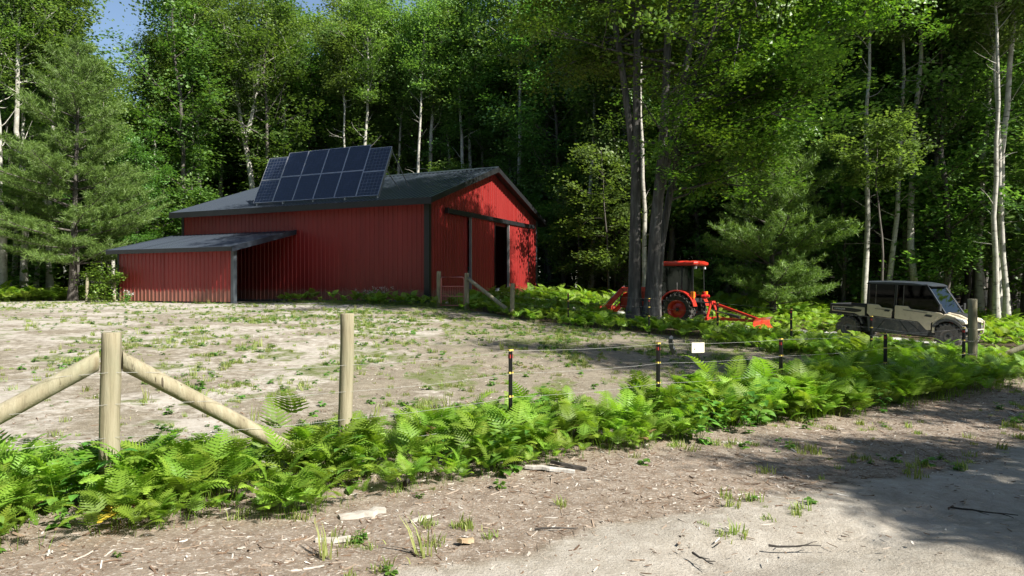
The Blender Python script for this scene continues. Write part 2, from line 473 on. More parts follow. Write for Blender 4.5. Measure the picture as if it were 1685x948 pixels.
def ground_material():
    m, t, b = new_mat('ground_soil')
    tc = nd(t, 'ShaderNodeTexCoord'); ob = tc.outputs['Object']
    def at(n):
        a = nd(t, 'ShaderNodeAttribute'); a.attribute_name = n; return a.outputs['Fac']
    fine = noise(t, 55, 6, 0.7, ob); mid = noise(t, 7, 6, 0.65, ob); big = noise(t, 1.1, 4, 0.6, ob)
    streak = noise(t, 38, 5, 0.65, ob, (0.75, 1.25, 1)); streak2 = noise(t, 46, 4, 0.6, ob, (1.4, 0.7, 1))
    soil = ramp(t, mid, [(0.25, (0.10, 0.084, 0.058)), (0.5, (0.175, 0.152, 0.108)), (0.75, (0.26, 0.232, 0.175))])
    soil = mixc(t, ramp(t, fine, [(0.42, (0, 0, 0)), (0.7, (0.75, 0.75, 0.75))]), soil, (0.33, 0.285, 0.235))
    soil = mixc(t, ramp(t, streak, [(0.60, (0, 0, 0)), (0.68, (0.8, 0.8, 0.8))]), soil, (0.42, 0.385, 0.335))
    sand = ramp(t, mid, [(0.2, (0.27, 0.24, 0.20)), (0.55, (0.385, 0.355, 0.31)), (0.8, (0.50, 0.47, 0.42))])
    sand = mixc(t, ramp(t, fine, [(0.3, (0.6, 0.6, 0.6)), (0.5, (0, 0, 0))]), sand, (0.27, 0.225, 0.18))
    mulch = ramp(t, mid, [(0.25, (0.125, 0.093, 0.068)), (0.5, (0.215, 0.172, 0.132)), (0.75, (0.325, 0.28, 0.23))])
    mulch = mixc(t, ramp(t, streak, [(0.55, (0, 0, 0)), (0.63, (0.9, 0.9, 0.9))]), mulch, (0.42, 0.38, 0.335))
    mulch = mixc(t, ramp(t, streak2, [(0.58, (0, 0, 0)), (0.66, (0.8, 0.8, 0.8))]), mulch, (0.30, 0.21, 0.145))
    mulch = mixc(t, ramp(t, fine, [(0.30, (0.8, 0.8, 0.8)), (0.42, (0, 0, 0))]), mulch, (0.10, 0.072, 0.055))
    litter = ramp(t, fine, [(0.3, (0.035, 0.028, 0.02)), (0.6, (0.085, 0.062, 0.042)), (0.8, (0.15, 0.11, 0.075))])
    grav = ramp(t, fine, [(0.3, (0.30, 0.29, 0.275)), (0.7, (0.56, 0.55, 0.53))])
    grn = ramp(t, fine, [(0.3, (0.08, 0.095, 0.035)), (0.7, (0.16, 0.18, 0.07))])
    def brk(a, k=0.5):
        # break the mask up with noise
        mt = nd(t, 'ShaderNodeMath', operation='ADD'); t.links.new(a, mt.inputs[0])
        m2 = nd(t, 'ShaderNodeMath', operation='MULTIPLY_ADD'); t.links.new(mid, m2.inputs[0]); m2.inputs[1].default_value = k * 2; m2.inputs[2].default_value = -k
        t.links.new(m2.outputs[0], mt.inputs[1])
        return ramp(t, mt.outputs[0], [(0.35, (0, 0, 0)), (0.65, (1, 1, 1))])
    c = mixc(t, brk(at('m_sand')), soil, sand)
    c = mixc(t, brk(at('m_mulch'), 0.35), c, mulch)
    c = mixc(t, brk(at('m_road'), 0.25), c, mixc(t, ramp(t, big, [(0.35, (0, 0, 0)), (0.7, (0.5, 0.5, 0.5))]), sand, soil))
    c = mixc(t, brk(at('m_green'), 0.6), c, grn)
    c = mixc(t, brk(at('m_litter'), 0.3), c, litter)
    c = mixc(t, brk(at('m_gravel'), 0.3), c, grav)
    t.links.new(c, b.inputs['Base Color']); b.inputs['Roughness'].default_value = 0.95; b.inputs['Specular IOR Level'].default_value = 0.1
    ad = nd(t, 'ShaderNodeMath', operation='ADD'); t.links.new(fine, ad.inputs[0]); t.links.new(streak, ad.inputs[1])
    bump(t, b, ad.outputs[0], 0.7, 0.025)
    return m
M['ground'] = ground_material()
def sheet(name, sel, dz):
    """the grid cells where sel is true as a sheet dz above the terrain, carrying the zone masks"""
    cs = sel[:-1, :-1] | sel[1:, 1:] | sel[:-1, 1:] | sel[1:, :-1]
    q = quads[cs.ravel()]
    used = np.unique(q); remap = np.full(nxg * nyg, -1); remap[used] = np.arange(len(used))
    V = np.stack([GX.ravel(), GY.ravel(), GZ.ravel() + dz], -1)[used]
    me = mesh_np(name, V, [remap[q]], [M['ground']], smooth=True)
    for an, arr in (('m_road', m_road), ('m_mulch', m_mulch), ('m_sand', m_sand), ('m_litter', m_litter), ('m_gravel', m_gravel), ('m_green', m_green)):
        a = me.attributes.new(an, 'FLOAT', 'POINT'); a.data.foreach_set('value', arr.ravel()[used].astype(np.float32))
    return tag(link(name, me), kind='structure')
sheet('ground', np.ones_like(GX, bool), 0.0)
sheet('sandy_road', (m_road > 0.5) & (np.abs(GX) < 60) & (GY > -5) & (DF - road_edge > -6.5), 0.004)
sheet('gravel_driveway', (m_gravel > 0.5) & (GX < 25), 0.004)

# ------------------------------------------------------------------ scatter: one object, many instances
def src(me):
    return bpy.data.objects.new(me.name, me)          # not linked: only a source of geometry
def scatter(name, sources, P, rot, scl, idx, label, cat):
    me = bpy.data.meshes.new(name)
    n = len(P)
    me.vertices.add(n); me.vertices.foreach_set('co', np.asarray(P, np.float32).ravel())
    a = me.attributes.new('rot', 'FLOAT_VECTOR', 'POINT'); a.data.foreach_set('vector', np.asarray(rot, np.float32).ravel())
    a = me.attributes.new('scl', 'FLOAT', 'POINT'); a.data.foreach_set('value', np.asarray(scl, np.float32))
    a = me.attributes.new('pick', 'INT', 'POINT'); a.data.foreach_set('value', np.asarray(idx, np.int32))
    o = link(name, me)
    g = bpy.data.node_groups.new(name, 'GeometryNodeTree')
    g.interface.new_socket('Geometry', in_out='INPUT', socket_type='NodeSocketGeometry')
    g.interface.new_socket('Geometry', in_out='OUTPUT', socket_type='NodeSocketGeometry')
    gi = g.nodes.new('NodeGroupInput'); go = g.nodes.new('NodeGroupOutput')
    iop = g.nodes.new('GeometryNodeInstanceOnPoints'); jn = g.nodes.new('GeometryNodeJoinGeometry')
    for s in reversed(sources):
        oi = g.nodes.new('GeometryNodeObjectInfo'); oi.inputs['Object'].default_value = s
        gti = g.nodes.new('GeometryNodeGeometryToInstance')
        g.links.new(oi.outputs['Geometry'], gti.inputs[0]); g.links.new(gti.outputs[0], jn.inputs[0])
    def na(nm, typ):
        x = g.nodes.new('GeometryNodeInputNamedAttribute'); x.data_type = typ; x.inputs[0].default_value = nm; return x.outputs[0]
    er = g.nodes.new('FunctionNodeEulerToRotation')
    g.links.new(na('rot', 'FLOAT_VECTOR'), er.inputs[0])
    g.links.new(gi.outputs[0], iop.inputs['Points']); g.links.new(jn.outputs[0], iop.inputs['Instance'])
    iop.inputs['Pick Instance'].default_value = True
    g.links.new(na('pick', 'INT'), iop.inputs['Instance Index'])
    g.links.new(er.outputs[0], iop.inputs['Rotation']); g.links.new(na('scl', 'FLOAT'), iop.inputs['Scale'])
    g.links.new(iop.outputs[0], go.inputs[0])
    md = o.modifiers.new('scatter', 'NODES'); md.node_group = g
    return tag(o, label, cat, kind='stuff')

# ------------------------------------------------------------------ the red barn
barn = empty('red_barn', (*BARN_C, BZ), BARN_A, 'long red metal-sided barn with charcoal roof and sliding doors', 'barn')
EH = 4.2                       # eave height of the walls
SL = 0.345                     # roof slope
RIB = 0.2286
def ribbed(x0, x1, zb, zt, dep=0.022):
    """a ribbed sheet from x0 to x1 in the x-z plane, relief towards -y; zb, zt: functions of x"""
    xs = [(x0, 0.0)]
    k = math.floor(x0 / RIB)
    while k * RIB < x1 + RIB:
        c = k * RIB + RIB / 2
        for dx, d in ((-0.032, 0), (-0.014, dep), (0.014, dep), (0.032, 0)):
            if x0 + 1e-4 < c + dx < x1 - 1e-4: xs.append((c + dx, d))
        k += 1
    if zt(0.5 * (x0 + x1)) is not None:
        pass
    xs.append((x1, 0.0)); xs.sort()
    v = []; f = []
    for x, d in xs: v += [(x, -d, zb(x)), (x, -d, zt(x))]
    for i in range(len(xs) - 1): f.append((2 * i, 2 * i + 2, 2 * i + 3, 2 * i + 1))
    return v, f
def sheet_part(name, vf, mat, parent, M4=None):
    v, f = vf
    if M4 is not None: v = [M4 @ Vector(p) for p in v]
    me = bpy.data.meshes.new(name); me.from_pydata([tuple(p) for p in v], [], f); me.materials.append(mat); me.update()
    return link(name, me, parent)
def wall_from(parent, name, M4, spans, mat=M['red']):
    wl = empty(name, parent=parent)
    for (a, b, zb, zt) in spans:
        sheet_part('siding_panel', ribbed(a, b, zb, zt), mat, wl, M4)
    return wl
cst = lambda c: (lambda x: c)
pw = 0.9144
ID = Matrix.Identity(4)
# long wall facing the field: y = 0, x from -BL to 0
nP = 15; pwl = BL / nP
wl = wall_from(barn, 'wall', ID, [(-BL + i * pwl, -BL + (i + 1) * pwl, cst(0.04), cst(EH)) for i in range(nP)])
MB().box(-BL, 0, 0.02, 0.14, -0.3, EH - 0.02).build('wall_frame', M['dark_inside'], wl)
MB().box(-BL - 0.01, 0.01, -0.012, 0.02, -0.35, 0.10).build('skirt_board', M['grey_post'], wl)
# gable wall with the doors: local x = 0 plane, running along local y; sheet relief must face +x
MG = Matrix.Translation((0, 0, 0)) @ Matrix.Rotation(R(90), 4, 'Z')       # sheet x -> barn y, sheet -y -> barn +x
top = lambda s: EH + SL * (s if s < BW / 2 else BW - s)
DO0, DO1, DH = 3.24, 7.86, 3.55
spans = []
nG = 12; pg = BW / nG
cuts = sorted(set([i * pg for i in range(nG + 1)] + [DO0, DO1]))
for a, b in zip(cuts[:-1], cuts[1:]):
    m = 0.5 * (a + b)
    spans.append((a, b, cst(DH if DO0 < m < DO1 else 0.04), top))
gw = wall_from(barn, 'gable_wall', MG, spans)
MB().prism([(0.0, -0.3), (DO0, -0.3), (DO0, DH), (DO1, DH), (DO1, -0.3), (BW, -0.3), (BW, EH - 0.03), (BW / 2, top(BW / 2) - 0.03), (0, EH - 0.03)], -0.14, -0.02, 'x').build('gable_frame', M['dark_inside'], gw)
# back and far walls (plain but real)
ML = Matrix.Translation((-BL, BW, 0)) @ Matrix.Rotation(R(-90), 4, 'Z')
wall_from(barn, 'gable_wall', ML, [(i * pg, (i + 1) * pg, cst(0.04), top) for i in range(nG)])
MBk = Matrix.Translation((0, BW, 0)) @ Matrix.Rotation(R(180), 4, 'Z')
wall_from(barn, 'wall', MBk, [(i * pwl, (i + 1) * pwl, cst(0.04), cst(EH)) for i in range(nP)])
# roof: two slopes
ang = math.atan(SL); OV = 0.42; OG = 0.38
slope_len = (BW / 2 + OV) / math.cos(ang)
for side in (0, 1):
    rf = empty('roof', parent=barn)
    n = 16; x0 = -BL - OG; wdt = (BL + 2 * OG) / n
    # sheet lies in x-z plane with relief to -y: rotate so z runs up the slope and -y is up
    if side == 0:
        T = Matrix.Translation((0, -OV, EH + 0.07 - OV * SL)) @ Matrix.Rotation(ang, 4, 'X') @ Matrix.Rotation(R(-90), 4, 'X')
        T = Matrix.Translation((0, -OV, EH + 0.07 - OV * SL)) @ Matrix(((1, 0, 0, 0), (0, math.sin(ang), math.cos(ang), 0), (0, -math.cos(ang), math.sin(ang), 0), (0, 0, 0, 1)))
    else:
        T = Matrix.Translation((0, BW + OV, EH + 0.07 - OV * SL)) @ Matrix(((-1, 0, 0, 0), (0, -math.sin(ang), -math.cos(ang), 0), (0, -math.cos(ang), math.sin(ang), 0), (0, 0, 0, 1)))
    for i in range(n):
        a, b = x0 + i * wdt, x0 + (i + 1) * wdt
        if side == 1: a, b = -b, -a
        sheet_part('roof_panel', ribbed(a, b, cst(0), cst(slope_len), 0.026), M['charcoal'], rf, T)
    # under-deck
    s = 1 if side == 0 else -1; yb = -OV if side == 0 else BW + OV
    MB().prism([(yb, EH - OV * SL + 0.055), (BW / 2, EH + SL * BW / 2 + 0.055), (BW / 2, EH + SL * BW / 2 - 0.06), (yb, EH - OV * SL - 0.06)], -BL - OG, OG, 'x').build('soffit', M['black_trim'], rf)
    MB().box(-BL - OG - 0.01, OG + 0.01, min(yb, yb - s * 0.03), max(yb, yb - s * 0.03), EH - OV * SL - 0.17, EH - OV * SL + 0.09).build('fascia', M['black_trim'], rf)
    for xe in (OG, -BL - OG):
        MB().prism([(yb, EH - OV * SL + 0.10), (BW / 2, EH + SL * BW / 2 + 0.10), (BW / 2, EH + SL * BW / 2 - 0.13), (yb, EH - OV * SL - 0.13)], xe - 0.025, xe + 0.025, 'x').build('rake_trim', M['black_trim'], rf)
rd = MB().prism([(BW / 2 - 0.22, top(BW / 2) + 0.03), (BW / 2, top(BW / 2) + 0.14), (BW / 2 + 0.22, top(BW / 2) + 0.03), (BW / 2, top(BW / 2) + 0.10)], -BL - OG, OG, 'x')
rd.build('ridge_cap', M['charcoal'], barn)
for (x, y, wx, wy) in ((0, 0, 0.2, 0.14), (0, BW, 0.06, 0.14), (-BL, 0, 0.12, 0.12), (-BL, BW, 0.12, 0.12)):
    MB().box(x - wx if x == 0 else x - 0.03, x + 0.035 if x == 0 else x + wx, y - 0.035 if y == 0 else y - wy, y + wy if y == 0 else y + 0.035, -0.3, EH + 0.02).build('corner_trim', M['black_trim'] if y == 0 else M['grey_post'], barn)
# vent pipe on the roof
vx, vy = -10.6, 2.2
MB().lathe([(0.0, 0), (0.07, 0), (0.07, 0.32), (0.12, 0.33), (0.12, 0.42), (0.0, 0.45)], (vx, vy, EH + SL * vy + 0.05), 12, 'z').build('vent_pipe', M['white'], barn)
# sliding door gear
MB().box(0.06, 0.24, 1.17, 10.18, 3.68, 3.88).box(0.06, 0.26, 1.13, 1.17, 3.66, 3.90).box(0.06, 0.26, 10.18, 10.22, 3.66, 3.90).build('door_track', M['black_trim'], barn, 0.01)
for d0 in (DO0, 7.15):
    dr = empty('sliding_door', parent=barn)
    d1 = d0 + 2.34
    T = Matrix.Translation((0.165, 0, 0)) @ MG
    for i in range(3):
        sheet_part('siding_panel', ribbed(d0 + i * 0.78, d0 + (i + 1) * 0.78, cst(0.08), cst(3.70)), M['red'], dr, T)
    MB().box(0.10, 0.155, d0, d1, 0.08, 3.70).build('door_core', M['dark_inside'], dr)
    for yy in (d0, d1): MB().box(0.09, 0.20, yy - 0.025, yy + 0.025, 0.07, 3.70).build('edge_trim', M['pale_trim'] if yy == d0 else M['black_trim'], dr)
# inside: floor, shelves of dark bins, a pale bag
MB().box(-BL + 0.15, -0.0, 0.15, BW - 0.15, -0.2, 0.03).box(0.0, 1.3, 2.2, 9.6, -0.3, 0.02).build('concrete_floor', M['concrete'], barn)

# lean-to at the far end of the long wall
lt = empty('lean_to', parent=barn)
LX0, LX1, LYF = -13.7, -6.95, -3.3
n = 8; wdt = (LX1 + 0.25 - (LX0 - 0.35)) / n
za, zb_ = 2.20, 3.10; yl = -3.60
la = math.atan((zb_ - za) / 3.62); llen = 3.62 / math.cos(la)
T = Matrix.Translation((0, yl, za)) @ Matrix(((1, 0, 0, 0), (0, math.sin(la), math.cos(la), 0), (0, -math.cos(la), math.sin(la), 0), (0, 0, 0, 1)))
for i in range(n):
    sheet_part('roof_panel', ribbed(LX0 - 0.35 + i * wdt, LX0 - 0.35 + (i + 1) * wdt, cst(0), cst(llen), 0.026), M['charcoal'], lt, T)
MB().prism([(yl, za - 0.015), (-0.03, zb_ - 0.015), (-0.03, zb_ - 0.12), (yl, za - 0.12)], LX0 - 0.34, LX1 + 0.24, 'x').build('soffit', M['black_trim'], lt)
MB().box(LX0 - 0.36, LX1 + 0.26, yl - 0.03, yl, za - 0.15, za + 0.025).build('fascia', M['black_trim'], lt)
for xe in (LX0 - 0.36, LX1 + 0.25):
    MB().prism([(yl - 0.03, za + 0.04), (-0.04, zb_ + 0.04), (-0.04, zb_ - 0.17), (yl - 0.03, za - 0.17)], xe - 0.02, xe + 0.02, 'x').build('rake_trim', M['charcoal'], lt)
n = 7; wdt = (LX1 - 0.12 - LX0) / n
TF = Matrix.Translation((0, LYF, 0))
for i in range(n):
    sheet_part('siding_panel', ribbed(LX0 + i * wdt, LX0 + (i + 1) * wdt, cst(0.05), cst(za + 0.02)), M['red'], lt, TF)
MB().box(LX0, LX1 - 0.14, LYF + 0.01, LYF + 0.06, -0.2, za - 0.06).build('wall_frame', M['dark_inside'], lt)
TS = Matrix.Translation((LX0, 0, 0)) @ Matrix.Rotation(R(-90), 4, 'Z')
for i in range(4):
    sheet_part('siding_panel', ribbed(0.02 + i * 0.82, 0.02 + (i + 1) * 0.82, cst(0.05), (lambda x: zb_ - 0.13 - x * (zb_ - za) / 3.62)), M['red'], lt, TS)
MB().box(LX1 - 0.13, LX1 + 0.03, LYF - 0.03, LYF + 0.14, -0.3, za - 0.02).build('post', M['grey_post'], lt, 0.008)
MB().box(LX0 - 0.03, LX0 + 0.05, LYF - 0.03, LYF + 0.08, -0.3, za - 0.02).build('post', M['black_trim'], lt)

# things inside the door
def in_barn(lx, ly, lz): 
    p = barn_w(lx, ly); return (p[0], p[1], BZ + lz)
for k, (zz, hh) in enumerate(((0.03, 0.62), (0.67, 0.42), (1.11, 0.5))):
    bn = empty('storage_bin', in_barn(-1.6, 6.6, zz), BARN_A, ['lowest dark teal storage bin seen through the barn door', 'middle dark teal storage bin seen through the barn door', 'topmost dark teal storage bin seen through the barn door'][k], 'bin', 'bins stacked inside the barn')
    MB().prism([(-0.62, 0), (0.62, 0), (0.68, hh - 0.06), (-0.68, hh - 0.06)], -0.4, 0.4, 'y').build('body', M['teal'], bn, 0.02)
    MB().box(-0.71, 0.71, -0.43, 0.43, hh - 0.06, hh).build('lid', M['teal'], bn, 0.015)
sk = MB()
ringz = [(0.0, 0.20), (0.12, 0.26), (0.30, 0.24), (0.42, 0.15), (0.47, 0.07), (0.55, 0.11)]
sk.loft([[(r * math.cos(a) * (1.1 + 0.12 * math.sin(3 * a + z * 9)), r * math.sin(a) * (0.9 + 0.1 * math.cos(4 * a)), z) for a in np.linspace(0, 2 * math.pi, 13)[:-1]] for z, r in ringz])
o = sk.build('feed_sack', M['bag'], None, smooth=True); o.location = in_barn(-0.15, 6.55, 0.03)
tag(o, 'pale grey tied sack just inside the barn door', 'sack')

# ------------------------------------------------------------------ solar array on the roof
def solar_mat(name, grid):
    m, t, b = new_mat(name)
    tc = nd(t, 'ShaderNodeTexCoord')
    br = nd(t, 'ShaderNodeTexBrick'); br.offset = 0; br.squash = 1
    br.inputs['Scale'].default_value = 1.0; br.inputs['Mortar Size'].default_value = 0.006 if grid else 0.004
    br.inputs['Brick Width'].default_value = 0.18 if grid else 0.18; br.inputs['Row Height'].default_value = 0.16 if grid else 0.09
    br.inputs['Color1'].default_value = (0.006, 0.010, 0.026, 1); br.inputs['Color2'].default_value = (0.009, 0.014, 0.034, 1)
    br.inputs['Mortar'].default_value = (0.10, 0.115, 0.14, 1) if grid else (0.022, 0.027, 0.045, 1)
    t.links.new(tc.outputs['Object'], br.inputs['Vector'])
    t.links.new(br.outputs[0], b.inputs['Base Color'])
    b.inputs['Roughness'].default_value = 0.12; b.inputs['Coat Weight'].default_value = 0.3; b.inputs['Coat Roughness'].default_value = 0.04
    return m
M['cells'] = solar_mat('solar_cells', False); M['cells_grid'] = solar_mat('solar_cells_grid', True)
TILT = R(65.0)
SX0, SPW = -9.25, 1.138
arr = empty('solar_array', in_barn(SX0, 0.02, EH + 0.22), BARN_A, 'tilted array of twelve dark blue solar panels on the barn roof', 'solar array')
# local: x along the wall, v up the panel plane
ct, st = math.cos(TILT), math.sin(TILT)
def AV(x, v, nrm=0.0): return (x, v * ct - nrm * st * -1 * -1, v * st + nrm * ct) if False else (x, v * ct - nrm * st, v * st + nrm * ct)
for c in range(6):
    ph = 1.20 if c in (0, 5) else 1.30
    for r in range(2):
        x0 = c * SPW; v0 = r * (ph + 0.012)
        p = empty('solar_panel', AV(x0, v0), 0, parent=arr)
        p.rotation_euler = (TILT, 0, 0)
        g = 0.02
        fr = MB()
        W_ = SPW - 0.012
        fr.box(0, W_, 0, g, -0.035, 0.004).box(0, W_, ph - g, ph, -0.035, 0.004).box(0, g, g, ph - g, -0.035, 0.004).box(W_ - g, W_, g, ph - g, -0.035, 0.004)
        fr.build('frame', M['alu'], p)
        MB().box(g, W_ - g, g, ph - g, -0.03, 0.0).build('cell_face', M['cells_grid'] if c in (0, 5) else M['cells'], p)
for v in (0.35, 1.0, 1.65, 2.2):
    MB().bar(AV(0.05, v, -0.065), AV(6 * SPW - 0.05, v, -0.065), 0.04, 0.05).build('rail', M['alu'], arr)
roof_z = lambda y: (y + 0.02) * SL - 0.14
for x in (0.2, 1.7, 3.4, 5.1, 6 * SPW - 0.06):
    MB().bar(AV(x, -0.05, -0.11), AV(x, 2.35, -0.11), 0.05, 0.05, (1, 0, 0)).build('upright', M['alu'], arr)
    MB().bar(AV(x, 2.25, -0.12), (x, 2.35, roof_z(2.35)), 0.035, 0.035).build('strut', M['alu'], arr)
    MB().bar(AV(x, 1.3, -0.12), (x, 1.65, roof_z(1.65)), 0.03, 0.03).build('strut', M['alu'], arr)
    MB().box(x - 0.03, x + 0.03, 0.02, 0.09, roof_z(0.02), -0.03).build('foot', M['alu'], arr)

# ------------------------------------------------------------------ trees
def leaf_quads(C, size, r, up=0.5, aspect=0.8, N=None):
    """rhombic leaves at centres C"""
    n = len(C)
    nrm = r.normal(size=(n, 3)); nrm[:, 2] = np.abs(nrm[:, 2]) * 1.0 + up
    if N is not None: nrm = nrm / np.linalg.norm(nrm, axis=1)[:, None] * 0.6 + N
    nrm /= np.linalg.norm(nrm, axis=1)[:, None]
    t = r.normal(size=(n, 3)); t -= (t * nrm).sum(1)[:, None] * nrm; t /= np.linalg.norm(t, axis=1)[:, None] + 1e-9
    b = np.cross(nrm, t)
    s = size * r.uniform(0.5, 1.45, n)[:, None] * 0.5
    V = np.stack([C - t * s, C + b * s * aspect + nrm * s * 0.18, C + t * s, C - b * s * aspect + nrm * s * 0.18], 1).reshape(-1, 3)
    F = np.arange(4 * n).reshape(n, 4)
    return V, F

def poly(a, d, L, k, r, curve=0.25, wob=0.06):
    """a limb: k points from a along d curving upwards"""
    d = np.asarray(d, float); d /= np.linalg.norm(d)
    pts = [np.asarray(a, float)]
    for i in range(1, k):
        d = d + np.array([0, 0, curve / k]) + r.normal(size=3) * wob
        d /= np.linalg.norm(d)
        pts.append(pts[-1] + d * L / (k - 1))
    return np.array(pts)

def deciduous(seed, H=19, r0=0.17, lo=0.45, cr=2.6, nl=26, leaf=0.17, nleaf=9000, path=None, fork=None, bare=6, up=0.5, lean=0.03, wob=0.25, elev=(0.35, 1.0), peak=0.45, spread=0.5, trunk_n=8, bias=None, toplim=1.0):
    """returns (NB wood, leaf V, leaf F). Height H, crown from lo*H; cr crown radius"""
    r = np.random.default_rng(seed)
    wood = NB()
    k = 12
    t = np.linspace(0, 1, k)
    if path is None:
        off = np.cumsum(r.normal(size=(k, 2)) * wob * H / 19 / 3, axis=0)
        off -= off[0]
        base = np.stack([off[:, 0] + lean * H * t * r.normal(), off[:, 1] + lean * H * t * r.normal(), t * H], -1)
    else:
        path = np.asarray(path, float)
        tt = np.linspace(0, 1, len(path))
        base = np.stack([np.interp(t, tt, path[:, i]) for i in range(3)], -1)
        H = path[-1][2]
    rad = r0 * (1 - t * 0.86) ** 0.9 * (1 + 0.5 * np.exp(-t * 40))
    V, q = tube_np(base, rad, trunk_n); wood.add(V, q)
    ends = []
    stems = [(base, rad, 1.0)]
    if fork:
        for (tf, dx, dy, top_, rr) in fork:
            p0 = np.array([np.interp(tf, t, base[:, i]) for i in range(3)])
            p1 = np.array([p0[0] + dx, p0[1] + dy, top_])
            s = np.linspace(0, 1, 9)[:, None]
            pp = p0 + (p1 - p0) * s + np.stack([np.sin(s[:, 0] * 5) * 0.12, np.cos(s[:, 0] * 4) * 0.1 - 0.1, np.zeros(9)], -1)
            pr = rr * (1 - s[:, 0] * 0.85)
            V, q = tube_np(pp, pr, trunk_n); wood.add(V, q)
            stems.append((pp, pr, 0.6))
    C = []
    for si, (sp, sr, wgt) in enumerate(stems):
        zs = sp[:, 2]
        m = max(4, int(nl * wgt))
        for i in range(m):
            z = H * (lo + (0.985 - lo) * (i + r.random()) / m)
            if z < zs[0] or z > zs[-1]: 
                if si > 0: z = zs[0] + (zs[-1] - zs[0]) * r.uniform(0.25, 1)
                else: continue
            p = np.array([np.interp(z, zs, sp[:, j]) for j in range(3)])
            u = (z / H - lo) / (1 - lo)
            shape = (np.clip(u / peak, 0, 1) ** 0.6) * (0.35 + 0.65 * np.clip((1.06 - u) / (1.06 - peak), 0, 1) ** 0.75)
            L = cr * (0.35 + 0.75 * shape) * r.uniform(0.7, 1.2)
            az = i * 2.399 + r.normal() * 0.4
            if bias is not None and r.random() < bias[1]: az = bias[0] + r.normal() * 0.7
            el = r.uniform(*elev) * (0.6 + 0.7 * u)
            d = (math.cos(az) * math.cos(el), math.sin(az) * math.cos(el), math.sin(el))
            lr = max(0.012, np.interp(z, zs, sr) * 0.45)
            pts = poly(p, d, L, 6, r, 0.3, 0.1)
            V, q = tube_np(pts, lr * np.linspace(1, 0.15, 6), 5); wood.add(V, q)
            C += [pts[j] for j in range(2, 6)] + [pts[-1]]
            for s in range(3):
                j = r.integers(1, 5)
                d2 = (pts[j + 1] - pts[j]) + r.normal(size=3) * 0.35 * np.linalg.norm(pts[j + 1] - pts[j]) * 1.6
                p2 = poly(pts[j], d2, L * r.uniform(0.35, 0.6), 4, r, 0.2, 0.12)
                V, q = tube_np(p2, lr * 0.45 * np.linspace(1, 0.2, 4), 4); wood.add(V, q)
                C += [p2[2], p2[3], p2[3]]
    # bare dead twigs below the crown
    for i in range(bare):
        z = H * r.uniform(0.18, lo + 0.1)
        p = np.array([np.interp(z, base[:, 2], base[:, j]) for j in range(3)])
        az = r.uniform(0, 6.28); el = r.uniform(0.1, 0.9)
        pts = poly(p, (math.cos(az) * math.cos(el), math.sin(az) * math.cos(el), math.sin(el)), r.uniform(0.6, 1.9), 5, r, 0.2, 0.16)
        V, q = tube_np(pts, r0 * 0.16 * np.linspace(1, 0.15, 5), 4); wood.add(V, q)
    C = np.array(C)
    C = C[C[:, 2] < H * toplim + 0.8]
    per = max(4, nleaf // len(C))
    cc = np.repeat(C, per, 0)
    g = r.normal(size=cc.shape) * np.array([1, 1, 0.55]) * spread * np.repeat(r.uniform(0.6, 1.25, len(C)), per)[:, None]
    cn = r.normal(size=(len(C), 3)) * 0.45 + np.array([0, 0, 0.75]); cn /= np.linalg.norm(cn, axis=1)[:, None]
    cn = np.repeat(cn, per, 0)
    g = g - 0.6 * (g * cn).sum(1)[:, None] * cn          # flatten each spray
    V, F = leaf_quads(cc + g, leaf, r, up, 0.8, cn)
    return wood, V, F

